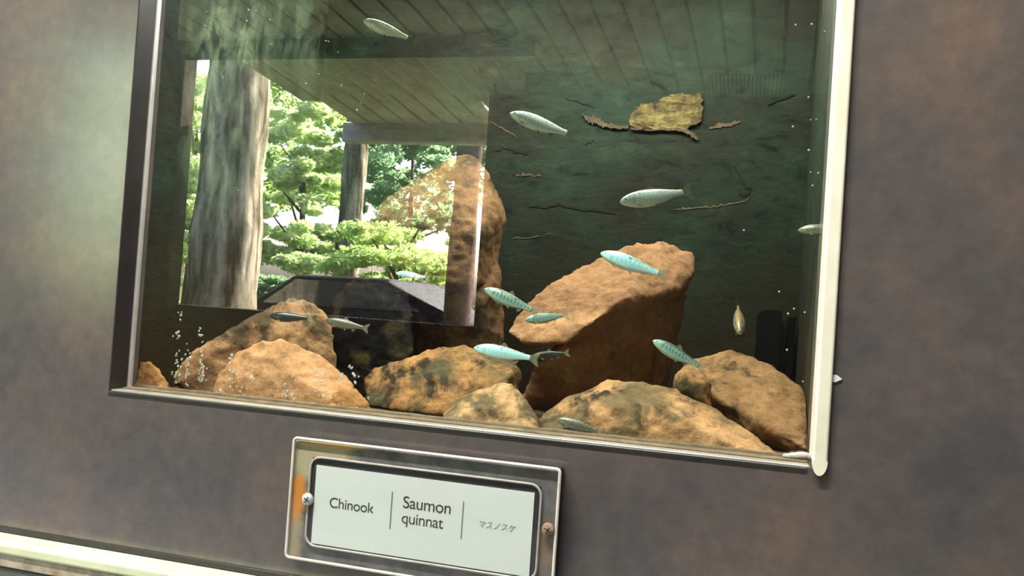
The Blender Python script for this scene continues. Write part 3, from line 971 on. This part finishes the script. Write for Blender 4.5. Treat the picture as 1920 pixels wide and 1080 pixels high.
def fish(style, head, tail, label, bend=0.0, roll=-13.0):
    """head, tail: (px, py, y) of the snout and the tail tip."""
    a, b = at(*head), at(*tail)
    ax = (b - a)
    L = ax.length
    ax.normalize()
    up = Vector((0, 0, 1))
    side = up.cross(ax)
    if side.length < 1e-3:
        side = Vector((1, 0, 0))
    side.normalize()
    up = ax.cross(side)
    m3 = Matrix((ax, side, up)).transposed() @ Matrix.Rotation(math.radians(roll), 3, 'X')
    st = ST[style]
    body = link('salmon_fry', fish_body('salmon_fry', st, bend), M['skin'], None, True)
    k = L / 1.08
    body.matrix_world = Matrix.Translation(a) @ m3.to_4x4() @ Matrix.Scale(k, 4)
    tag(body, label, 'fish', 'salmon fry swimming in the tank')

    def part(name, me, mat, parent=body, smooth_=False):
        o = bpy.data.objects.new(name, me)
        me.materials.append(mat)
        col.objects.link(o)
        o.parent = parent
        if smooth_:
            me.polygons.foreach_set('use_smooth', [True] * len(me.polygons))
        return o
    part('tail_fin', fin_mesh('tail_fin', [(0.905, 0.036), (0.95, 0.055), (1.03, 0.098), (1.08, 0.112), (1.065, 0.07), (1.035, 0.005), (1.065, -0.06), (1.08, -0.102), (1.03, -0.088), (0.95, -0.045), (0.905, -0.028)], bend), M['fin'])
    part('dorsal_fin', fin_mesh('dorsal_fin', [(0.42, 0.088), (0.45, 0.140), (0.475, 0.152), (0.53, 0.115), (0.56, 0.082)], bend), M['fin'])
    part('adipose_fin', fin_mesh('adipose_fin', [(0.76, 0.048), (0.785, 0.068), (0.805, 0.066), (0.80, 0.045)], bend), M['fin'])
    part('anal_fin', fin_mesh('anal_fin', [(0.66, -0.066), (0.69, -0.112), (0.71, -0.118), (0.745, -0.085), (0.77, -0.046)], bend), M['fin'])
    for sg in (-1, 1):
        part('pelvic_fin', fin_mesh('pelvic_fin', [(0.47, -0.088), (0.52, -0.130), (0.545, -0.128), (0.52, -0.090)], bend, (sg * 0.018, sg * 0.35)), M['fin'])
        part('pectoral_fin', fin_mesh('pectoral_fin', [(0.19, -0.062), (0.25, -0.105), (0.29, -0.112), (0.27, -0.085), (0.215, -0.052)], bend, (sg * 0.035, sg * 0.6)), M['fin'])
        for nm, r, dy, mt in (('eye', 0.021, 0.0, 'eye_white'), ('pupil', 0.0145, 0.0085, 'pupil')):
            bm = bmesh.new()
            bmesh.ops.create_uvsphere(bm, u_segments=14, v_segments=9, radius=r)
            for v in bm.verts:
                v.co = Vector((v.co.x + 0.078, v.co.y * 0.62 + sg * (0.0255 + dy), v.co.z + 0.017))
            if nm == 'eye':
                eye = part('eye', bm_mesh('eye', bm), M[mt], body, True)
            else:
                part('pupil', bm_mesh('pupil', bm), M[mt], eye, True)
    return body


fish('tan', (681, 38, .10), (777, 76, .11), 'pale tan fish near the top of the window above the others', 0.01)
fish('silver', (956, 212, .16), (1080, 257, .17), 'bright silver fish between the peeled patch and the tall rock', -0.01)
fish('silver', (1162, 379, .15), (1300, 357, .19), 'bright silver fish tilted nose down above the leaning rock', 0.02)
fish('dull', (1496, 432, .10), (1600, 428, .10), 'dull fish half hidden by the cream trim')
fish('blue', (1126, 474, .12), (1254, 519, .13), 'bright blue fish passing in front of the leaning rock top', 0.01)
fish('parr', (908, 541, .13), (1012, 588, .14), 'barred green fish between the tall rock and the leaning rock', 0.0)
fish('parr', (984, 600, .155), (1068, 590, .185), 'blurred pale green fish behind the barred one at the leaning rock', 0.03)
fish('blue', (888, 652, .11), (1012, 675, .12), 'pale blue fish over the layered brown rock', 0.0)
fish('parr', (1224, 638, .11), (1324, 694, .12), 'barred green fish swimming down beside the pitted corner rock', 0.0)
fish('dull', (610, 600, .14), (692, 617, .15), 'translucent barred fish in front of the dark boulder', 0.0)
fish('tan', (1387, 622, .215), (1384, 572, .31), 'small tan fish seen almost head on by the filter box', 0.0)
fish('dull', (1044, 786, .0475), (1132, 813, .0485), 'faint green fish low in front of the broad olive stained rock', 0.0)
fish('blue', (742, 512, .17), (806, 522, .18), 'faint blue fish in front of the foot of the tall rock', 0.0)
fish('dark', (1000, 668, .16), (1068, 662, .18), 'dark fish shape behind the tail of the pale blue one', 0.0)  # fish shape coloured nearly black all over
fish('dark', (506, 592, .10), (588, 598, .11), 'dark fish shape standing in for a shadow on the long sloping rock', 0.0)  # near-black fish body put in place of a shadow on the rock

# ------------------------------------------------------------------ bubbles and specks on the inside of the glass
def bead_mat(name, c, rough, emiss=None):
    m, n, l, p = new_mat(name)
    n.remove(p)
    gl = n.new('ShaderNodeBsdfGlossy'); gl.inputs[0].default_value = (1, 1, 1, 1); gl.inputs['Roughness'].default_value = rough
    df = n.new('ShaderNodeBsdfDiffuse'); df.inputs[0].default_value = (*c, 1)
    tr = n.new('ShaderNodeBsdfTransparent')
    m1 = n.new('ShaderNodeMixShader'); m1.inputs[0].default_value = 0.6
    l.new(df.outputs[0], m1.inputs[1]); l.new(gl.outputs[0], m1.inputs[2])
    ad = n.new('ShaderNodeMath'); ad.operation = 'MULTIPLY_ADD'; l.new(sheen(n, l, 0.05), ad.inputs[0]); ad.inputs[1].default_value = 0.8; ad.inputs[2].default_value = 0.30
    m2 = n.new('ShaderNodeMixShader')
    l.new(ad.outputs[0], m2.inputs[0]); l.new(tr.outputs[0], m2.inputs[1]); l.new(m1.outputs[0], m2.inputs[2])
    l.new(m2.outputs[0], n['Material Output'].inputs[0])
    return m


M['bubble'] = bead_mat('bubble', (0.75, 0.78, 0.70), 0.2)
M['speck'] = simple('speck', (0.36, 0.42, 0.33), 0.5)
bm = bmesh.new()
def bead(px, py, r):
    p = at(px, py, GLASS_Y + 0.004)
    s = bmesh.ops.create_icosphere(bm, subdivisions=2, radius=r)
    bmesh.ops.translate(bm, verts=s['verts'], vec=p)
for cx, y0, y1, n_ in ((336, 560, 722, 26), (352, 640, 724, 22), (376, 612, 724, 26), (382, 680, 722, 12), (434, 664, 742, 20), (448, 700, 735, 8), (415, 720, 738, 5),
                       (330, 590, 720, 10), (470, 690, 712, 6), (535, 720, 745, 8), (548, 735, 748, 6), (592, 690, 735, 12), (606, 700, 745, 14), (640, 700, 720, 6), (664, 700, 718, 8), (655, 684, 692, 4), (690, 745, 752, 2)):
    for _ in range(n_):
        bead(cx + R.gauss(0, 3.2), R.uniform(y0, y1), R.uniform(0.0007, 0.0017))
for _ in range(34):
    bead(R.uniform(420, 680), R.uniform(705, 768), R.uniform(0.0005, 0.0011))
tag(link('bubbles', bm_mesh('bubbles', bm), M['bubble'], None, True), 'clusters of tiny air bubbles clinging to the lower glass', 'bubbles', None, 'stuff')
bm = bmesh.new()
for q in [(387, 22), (384, 50), (395, 45), (464, 18), (462, 38), (478, 22), (507, 36), (508, 82), (612, 77), (632, 99), (573, 158), (614, 78), (463, 118), (685, 178), (677, 195), (671, 206), (640, 160), (599, 138),
          (418, 145), (447, 358), (1492, 47), (1524, 46), (1517, 182), (1547, 57), (1519, 226), (1529, 224), (1487, 238), (1518, 283), (1519, 324), (1535, 324), (1522, 347), (1394, 431), (1461, 546), (1476, 590), (1491, 578), (1509, 584), (1476, 655), (1505, 716)]:
    bead(q[0] + R.uniform(-2, 2), q[1] + R.uniform(-2, 2), R.uniform(0.0006, 0.0012))
tag(link('specks', bm_mesh('specks', bm), M['speck'], None, True), 'scattered pale specks stuck to the inside of the glass', 'specks', None, 'stuff')

# ------------------------------------------------------------------ the open shelter behind the photographer, seen mirrored in the pane
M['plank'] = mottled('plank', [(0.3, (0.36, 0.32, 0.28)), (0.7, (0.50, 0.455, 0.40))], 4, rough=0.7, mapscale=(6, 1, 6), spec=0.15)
M['plank_brightened'] = mottled('plank_brightened', [(0.3, (0.52, 0.48, 0.41)), (0.7, (0.68, 0.64, 0.55))], 4, rough=0.7, mapscale=(6, 1, 6), spec=0.15)  # plank copy made paler to stand in for more light on the near ceiling
M['roof_dark'] = simple('roof_dark', (0.015, 0.014, 0.012), 0.8)
M['beam'] = mottled('beam', [(0.3, (0.010, 0.009, 0.007)), (0.7, (0.020, 0.017, 0.013))], 5, rough=0.95, spec=0.0)
M['wall_dark'] = mottled('wall_dark', [(0.3, (0.045, 0.047, 0.040)), (0.7, (0.075, 0.075, 0.062))], 4, rough=0.85, spec=0.1)
M['parapet'] = mottled('parapet', [(0.3, (0.014, 0.0145, 0.015)), (0.7, (0.024, 0.024, 0.025))], 6, rough=0.8, spec=0.2)
M['paving'] = mottled('paving', [(0.3, (0.20, 0.19, 0.17)), (0.7, (0.32, 0.30, 0.27))], 3, rough=0.9, spec=0.2)
M['soil'] = mottled('soil', [(0.3, (0.014, 0.020, 0.008)), (0.7, (0.040, 0.046, 0.020))], 1.2, rough=1.0, spec=0.0)
M['grille'] = simple('grille', (0.85, 0.85, 0.80), 0.5)
M['bark'] = mottled('bark', [(0.36, (0.024, 0.019, 0.013)), (0.50, (0.10, 0.088, 0.062)), (0.66, (0.22, 0.20, 0.15))], 9, rough=0.95, mapscale=(1, 1, 0.16), bump=1.0, bscale=14, spec=0.0)
M['bark_dark'] = mottled('bark_dark', [(0.3, (0.020, 0.014, 0.012)), (0.7, (0.07, 0.05, 0.042))], 9, rough=0.95, mapscale=(1, 1, 0.16), spec=0.0)


def leaf_mat(name, c, tcol):
    m, n, l, p = new_mat(name)
    n.remove(p)
    oi = n.new('ShaderNodeTexCoord')
    t = noise_tex(n, l, oi.outputs['Object'], 1.3, 4, 0.6)
    r = ramp(n, [(0.3, (0.55, 0.6, 0.5)), (0.7, (1.2, 1.15, 1.1))])
    l.new(t.outputs['Fac'], r.inputs[0])
    df = n.new('ShaderNodeBsdfDiffuse'); tl = n.new('ShaderNodeBsdfTranslucent')
    l.new(mixc(n, l, 1.0, c, r.outputs[0], 'MULTIPLY'), df.inputs[0])
    l.new(mixc(n, l, 1.0, tcol, r.outputs[0], 'MULTIPLY'), tl.inputs[0])
    mx = n.new('ShaderNodeMixShader'); mx.inputs[0].default_value = 0.45
    l.new(df.outputs[0], mx.inputs[1]); l.new(tl.outputs[0], mx.inputs[2])
    l.new(mx.outputs[0], n['Material Output'].inputs[0])
    return m


M['leaf_lime'] = leaf_mat('leaf_lime', (0.48, 0.60, 0.33), (0.64, 0.78, 0.42))
M['leaf_mid'] = leaf_mat('leaf_mid', (0.30, 0.42, 0.18), (0.40, 0.55, 0.20))
M['leaf_deep'] = leaf_mat('leaf_deep', (0.17, 0.27, 0.17), (0.20, 0.34, 0.18))

box('ground', (-250, -250, -0.10), (250, 60, -0.002), M['soil'])['kind'] = 'structure'
tag(box('floor', (-7.0, -3.55, -0.09), (5.0, -0.02, 0.0), M['paving']), 'paved floor of the open shelter', None, None, 'structure')

# ceiling plane: falls gently away from the wall
CE_Y = 4.30                                     # the far wall stands this far from the pane
ce = behind(1250, 175, CE_Y)                    # foot of the ceiling on that wall
SL = 0.075                                      # fall per metre


def ceil_z(y):                                  # y: real coordinate (negative)
    return ce.z + SL * (y - ce.y)


# far canopy beyond the beam, its side running off towards the trees
def on_ceiling(px, py):
    a = behind(px, py, 1.0)
    b = behind(px, py, 2.0)
    d = b - a
    t = (ce.z - a.z + SL * (a.y - ce.y)) / (d.z - SL * d.y)
    return a + d * t


can = [on_ceiling(*q) for q in ((470, 92), (515, 156), (682, 236), (914, 238), (914, 92))]
a, b = on_ceiling(300, 84), on_ceiling(1000, 74)
yb = (a.y + b.y) / 2                            # the beam
ceiling = tag(empty('ceiling', (0, 0, 2.7)), 'boarded ceiling of the shelter mirrored in the glass', None, None, 'structure')
PW, GAP = 0.146, 0.020
x = -4.2
shift = 0.045                                    # boards run a little askew of the wall's normal
xa = behind(1472, 100, CE_Y).x
x = xa - math.ceil((xa + 6.6) / PW) * PW
while x < 3.4:
    bm = bmesh.new()
    yf, yn = (-CE_Y + 0.02 if x > can[0].x else yb), -0.02
    q = []
    for (xx, yy) in ((x + GAP / 2, yn), (x + PW - GAP / 2, yn), (x + PW - GAP / 2, yf), (x + GAP / 2, yf)):
        q.append(Vector((xx - shift * (yy + CE_Y) * 0.6, yy, ceil_z(yy))))
    add_prism(bm, q, (0, 0, 0.018))
    link('ceiling_board', bm_mesh('ceiling_board', bm), M['plank_brightened'], ceiling)
    x += PW
bm = bmesh.new()
add_prism(bm, [Vector((xx, yy, ceil_z(yy) + 0.030)) for xx, yy in ((-7.5, 3.5), (5.2, 3.5), (5.2, -CE_Y - 0.35), (can[0].x, -CE_Y - 0.05), (can[0].x, yb - 0.03), (-7.5, yb - 0.03))], (0, 0, 0.12))
tag(link('roof', bm_mesh('roof', bm), M['roof_dark']), 'dark roof slab over the shelter and tank room', None, None, 'structure')

canopy = tag(empty('canopy_ceiling', can[2]), 'boarded canopy ceiling beyond the beam', None, None, 'structure')
# boards cut to the canopy's outline
xs = [p.x for p in can]; ys = [p.y for p in can]
yn, yf = max(ys), min(ys)
x = min(xs)
e0, e1 = can[1], can[2]
while x < max(xs):
    # far end of a board follows the canopy's slanted side
    xm = x + PW / 2
    if xm < e1.x:
        t = (xm - e0.x) / (e1.x - e0.x)
        yy = e0.y + (e1.y - e0.y) * t
    else:
        yy = yf
    yy = min(yy, yn - 0.05)
    bm = bmesh.new()
    add_prism(bm, [Vector((xx, y_, ceil_z(y_) - 0.005)) for xx, y_ in ((x + GAP / 2, yn), (x + PW - GAP / 2, yn), (x + PW - GAP / 2, yy), (x + GAP / 2, yy))], (0, 0, 0.018))
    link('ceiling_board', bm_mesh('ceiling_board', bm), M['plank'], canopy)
    x += PW
bm = bmesh.new()
add_prism(bm, [Vector((p.x, p.y, ceil_z(p.y) + 0.03)) for p in can], (0, 0, 0.10))
tag(link('roof_edge', bm_mesh('roof_edge', bm), M['roof_dark']), 'dark edge of the canopy roof', None, None, 'structure')
bm = bmesh.new()
a = on_ceiling(690, 214); b = on_ceiling(912, 216)
add_box(bm, (a.x - 0.3, a.y - 0.30, a.z - 0.16), (b.x + 0.1, a.y - 0.20, a.z - 0.01), 0.01, 1)
tag(link('trim_1', bm_mesh('trim_1', bm), M['plank']), 'pale fascia board along the canopy edge', None, None, 'structure')

# beam, ceiling box, conduit
a, b = on_ceiling(300, 84), on_ceiling(1000, 74)
yb = (a.y + b.y) / 2
bm = bmesh.new()
add_box(bm, (a.x - 3.0, yb - 0.06, ceil_z(yb) - 0.075), (b.x, yb + 0.06, ceil_z(yb) + 0.02), 0.006, 1)
tag(link('beam', bm_mesh('beam', bm), M['beam']), 'dark timber beam under the shelter ceiling', None, None, 'structure')
p0, p1 = behind(992, 48, CE_Y - 0.35), behind(1040, 172, CE_Y - 0.35)
tag(box('ceiling_box', (p0.x, p0.y - 0.10, p1.z), (p1.x, p0.y + 0.02, ceil_z(p0.y)), M['beam'], None, 0.006), 'dark box fixed under the ceiling near the far wall', 'box')
bm = bmesh.new()
q0, q1 = behind(926, 82, CE_Y - 0.2), behind(929, 172, CE_Y - 0.2)
add_tube(bm, [(q0.x, q0.y, ceil_z(q0.y) + 0.01), (q0.x + 0.004, q0.y, (q0.z + q1.z) / 2), (q1.x, q1.y, q1.z), (q1.x, -CE_Y + 0.02, q1.z - 0.01)], 0.012, 8)
tag(link('conduit', bm_mesh('conduit', bm), M['beam'], None, True), 'thin dark conduit hanging from the ceiling', 'conduit')
g0, g1 = on_ceiling(1328, 140), on_ceiling(1474, 173)
gy0, gy1 = g0.y, -CE_Y + 0.06
grille = tag(empty('vent_grille', (g0.x, gy1, ceil_z(gy1))), 'white slatted vent grille on the ceiling by the far wall', 'vent grille')
gx1 = on_ceiling(1475, 140).x
bm = bmesh.new()
add_prism(bm, [Vector((xx, yy, ceil_z(yy) - 0.004)) for xx, yy in ((g0.x, gy0), (gx1, gy0), (gx1, gy1), (g0.x, gy1))], (0, 0, 0.003))
link('grille_back', bm_mesh('grille_back', bm), M['roof_dark'], grille)
NS = 19
for k in range(NS):
    xx = g0.x + (gx1 - g0.x) * (k + 0.2) / NS
    bm = bmesh.new()
    w = (gx1 - g0.x) / NS * 0.5
    add_prism(bm, [Vector((u, yy, ceil_z(yy) - 0.022)) for u, yy in ((xx, gy0), (xx + w, gy0), (xx + w, gy1), (xx, gy1))], (0, 0, 0.017))
    link('slat', bm_mesh('slat', bm), M['grille'], grille)

# fill lamp added under the ceiling to brighten the wall panel and plaque card
lampb = tag(empty('fill_lamp', (-0.60, -0.65, ceil_z(-0.65))), 'added fill lamp under the shelter ceiling brightening panel and card', 'lamp')
bz = ceil_z(-0.65)
M['lamp_white'] = simple('lamp_white', (0.8, 0.8, 0.78), 0.4)
box('fill_lamp_body', (-1.20, -0.70, bz - 0.055), (0.0, -0.60, bz - 0.012), M['lamp_white'], lampb, 0.006)
bd_ = bpy.data.lights.new('lamp_tube', 'AREA')
bd_.shape = 'RECTANGLE'
bd_.size, bd_.size_y = 1.15, 0.05
bd_.energy = 118.0
bd_.color = (1.0, 0.97, 0.90)
bo_ = bpy.data.objects.new('lamp_tube', bd_)
bo_.location = (-0.60, -0.65, bz - 0.060)
col.objects.link(bo_)
bo_.parent = lampb
bo_.matrix_parent_inverse = lampb.matrix_basis.inverted()

# far wall, low wall, posts
tag(box('wall_light_stop', (4.9, -CE_Y, 0.0), (5.1, 0.0, 2.9), M['wall_dark']), 'added dark end wall shutting side light off the panel', None, None, 'structure')  # unseen wall added to block bright side light glancing off the panel
wx = behind(903, 400, CE_Y).x
tag(box('wall_far', (wx, -CE_Y - 0.2, 0.0), (4.9, -CE_Y + GLASS_Y, ce.z + 0.02), M['wall_dark']), 'dark far wall of the shelter', None, None, 'structure')
tag(box('wall_right', (2.62, 0.05, 0.0), (2.75, 3.3, 2.9), M['wall_dark']), 'added end wall keeping daylight out of the tank room', None, None, 'structure')  # unseen walls added around the tank room to stop sky light leaking in
tag(box('wall_back', (-7.4, 3.2, 0.0), (5.1, 3.4, 3.0), M['wall_dark']), 'added back wall keeping daylight out of the tank room', None, None, 'structure')
tag(box('wall_left', (-2.75, 0.05, 0.0), (-2.62, 3.3, 2.9), M['wall_dark']), 'added side wall keeping daylight out of the tank room', None, None, 'structure')
LW_Y = 3.62
lt = behind(470, 581, LW_Y)
lw0, lw1 = behind(-260, 500, LW_Y).x, wx + 1.2
tag(box('wall_low', (lw0, -LW_Y - 0.10, 0.0), (lw1, -LW_Y + GLASS_Y, lt.z), M['parapet'], None, 0.006), 'low grey parapet wall of the shelter', None, None, 'structure')
pr_, pl = behind(330, 330, LW_Y - 0.07), behind(268, 330, LW_Y - 0.07)
tag(box('post', (pl.x, -LW_Y - 0.02, 0.0), (pr_.x, -LW_Y + GLASS_Y + 0.07, ceil_z(-LW_Y) + 0.01), M['beam'], None, 0.008), 'dark square timber post on the low wall', None, None, 'structure')
pr_, pl = behind(165, 330, LW_Y), behind(-420, 330, LW_Y)
tag(box('wall_pier', (-9.5, -LW_Y - 0.02, 0.0), (pr_.x, -LW_Y + GLASS_Y + 0.01, ceil_z(-LW_Y) + 0.01), M['beam']), 'broad dark pier at the end of the low wall', None, None, 'structure')

# trees
def trunk(px_l, px_r, py, y, top, mat, name, label, lean=0.0, group='tree trunks beyond the shelter'):
    a, b = behind(px_l, py, y), behind(px_r, py, y)
    r = abs(b.x - a.x) / 2
    cx = (a.x + b.x) / 2
    e = tag(empty(name, (cx, -y, 0)), label, 'tree', group)
    bm = bmesh.new()
    pts, rad = [], []
    for k in range(30):
        t = k / 29
        z = top * t
        pts.append(Vector((cx + lean * (z - 1.3) + 0.04 * math.sin(3 * t + y), -y, z - 0.05)))
        rad.append(r * (1.0 + 0.35 * math.exp(-z * 1.6) - 0.35 * t) * (1 + 0.05 * math.sin(k * 1.7)))
    add_tube(bm, pts, rad, 20)
    for v in bm.verts:
        ang = math.atan2(v.co.y + y, v.co.x - cx)
        d = Vector((v.co.x - cx, v.co.y + y, 0)) * (0.10 * noise.noise(Vector((math.cos(ang) * 3.5, math.sin(ang) * 3.5, v.co.z * 0.5))))
        v.co += d
    link('trunk', bm_mesh('trunk', bm), mat, e, True)
    return e, cx, r


def leaves(me_name, blobs, mat, parent, seed, size):
    rr = random.Random(seed)
    vs_, fs = [], []
    for (c, rad, n_) in blobs:
        for _ in range(n_):
            while True:
                q = Vector((rr.uniform(-1, 1), rr.uniform(-1, 1), rr.uniform(-1, 1)))
                if 0.12 < q.length < 1:
                    break
            p = c + Vector((q.x * rad[0], q.y * rad[1], q.z * rad[2]))
            s = size * rr.uniform(0.5, 1.35)
            u = Vector((rr.gauss(0, 1), rr.gauss(0, 1), rr.gauss(0, 0.6))).normalized()
            w = u.cross(Vector((rr.gauss(0, 1), rr.gauss(0, 1), rr.gauss(0, 1)))).normalized()
            i = len(vs_)
            vs_ += [p - u * s, p + w * s * 0.45, p + u * s, p - w * s * 0.45]
            fs.append((i, i + 1, i + 2, i + 3))
    me = bpy.data.meshes.new(me_name)
    me.from_pydata(vs_, [], fs)
    o = link(me_name, me, mat, parent)
    o['kind'] = 'stuff'
    return o


def crown(name, label, px, py, rx, ry, y, n_, mat, seed, size, stem=True, group='leafy trees beyond the shelter'):
    c = behind(px, py, y)
    k = y / F_PX * 1.06
    e = tag(empty(name, (c.x, -y, 0)), label, 'tree', group)
    rr = random.Random(seed)
    blobs = []
    nb = 64
    for _ in range(nb):
        q = Vector((rr.uniform(-1, 1), rr.uniform(-1, 1), rr.uniform(-1, 1)))
        cc = c + Vector((q.x * rx * k * 0.85, q.y * min(rx * k, 2.5), q.z * ry * k * 0.85))
        s = rr.uniform(0.10, 0.24) * max(rx, ry * 0.6) * k
        blobs.append((cc, (s * 1.3, s, s * 0.6), n_ // nb))
    leaves('crown', blobs, mat, e, seed, size)
    if stem:
        bm = bmesh.new()
        top = max(1.0, c.z)
        add_tube(bm, [(c.x, -y, -0.05), (c.x + 0.1, -y, top * 0.5), (c.x, -y, top + ry * k * 0.5)], [0.10, 0.08, 0.03], 8)
        for kx in range(5):
            z = top * (0.6 + 0.12 * kx)
            add_tube(bm, [(c.x, -y, z), (c.x + rr.uniform(-1, 1) * rx * k, -y + rr.uniform(-1, 1), z + 0.7)], [0.035, 0.010], 6)
        link('trunk', bm_mesh('trunk', bm), M['bark_dark'], e, True)
    return e


trunk(364, 476, 420, 8.0, 11.0, M['bark'], 'cedar', 'thick ridged cedar trunk mirrored near the dark reveal', 0.012)
trunk(632, 676, 380, 13.0, 12.0, M['bark'], 'cedar', 'slimmer trunk mirrored between the leafy trees', 0.004)
trunk(842, 893, 330, 7.0, 10.0, M['bark_dark'], 'cedar', 'dark trunk mirrored over the tall pointed rock', 0.0)
crown('maple', 'sunlit lime maple mirrored between the two trunks', 565, 350, 105, 210, 16, 20000, M['leaf_lime'], 41, 0.085)
crown('maple', 'sunlit lime maple mirrored at the window edge', 360, 330, 60, 260, 16.5, 14000, M['leaf_lime'], 43, 0.085)
crown('maple', 'sunlit lime maple hidden behind the post', 160, 330, 150, 280, 13, 20000, M['leaf_lime'], 45, 0.085)
crown('fir', 'shaded green fir mirrored above the tall rock', 770, 330, 120, 130, 19, 8000, M['leaf_deep'], 47, 0.11)
crown('shrub', 'pale green shrub mirrored over the tall rock', 750, 500, 130, 85, 12, 7000, M['leaf_mid'], 49, 0.07)
crown('hedge', 'low dark hedge mirrored beside the thick trunk', 530, 545, 60, 30, 13.2, 7000, M['leaf_deep'], 48, 0.06, False)
crown('fir', 'tall green tree far behind the maples', 480, 180, 260, 240, 26, 9000, M['leaf_mid'], 51, 0.20)
crown('fir', 'tall dark tree far behind the shrub', 860, 220, 220, 260, 36, 8000, M['leaf_deep'], 53, 0.20)
crown('fir', 'tall green tree behind the pier', 0, 200, 220, 300, 30, 9000, M['leaf_mid'], 55, 0.20)

# parked car beyond the low wall
M['car_paint'] = simple('car_paint', (0.005, 0.005, 0.005), 0.5, 0.0, 0.05)
M['car_glass'] = simple('car_glass', (0.02, 0.025, 0.03), 0.05, 0.0, 0.9)
M['tyre'] = simple('tyre', (0.01, 0.01, 0.01), 0.8)
cy = 9.6
cp = behind(700, 560, cy)
car = tag(empty('car', (cp.x, -cy, 0)), 'dark parked car mirrored low behind the parapet', 'car')
zc = behind(610, 520, cy).z
prof_c = [(-2.0, 0.30), (-2.05, 0.62), (-1.95, 0.82), (-1.35, 0.86), (-0.75, zc), (0.55, zc + 0.02), (1.2, 0.98), (1.85, 0.88), (2.05, 0.66), (2.0, 0.30)]
bm = bmesh.new()
add_prism(bm, [Vector((cp.x + a_, -cy - 0.85, b_)) for a_, b_ in prof_c], (0, 1.7, 0))
bmesh.ops.bevel(bm, geom=bm.edges[:], offset=0.07, segments=3, profile=0.5, affect='EDGES')
link('car_body', bm_mesh('car_body', bm), M['car_paint'], car, True)
bm = bmesh.new()
add_prism(bm, [Vector((cp.x + a_, -cy + 0.845, b_)) for a_, b_ in ((-1.15, 0.97), (-0.70, zc - 0.06), (0.50, zc - 0.05), (1.0, 0.99))], (0, 0.012, 0))
link('side_window', bm_mesh('side_window', bm), M['car_glass'], car)
for wx_ in (-1.25, 1.25):
    bm = bmesh.new()
    bmesh.ops.create_cone(bm, cap_ends=True, segments=24, radius1=0.32, radius2=0.32, depth=0.2)
    for v in bm.verts:
        v.co = Vector((v.co.x + cp.x + wx_, -cy + 0.78 + v.co.z, v.co.y + 0.32))
    link('wheel', bm_mesh('wheel', bm), M['tyre'], car)
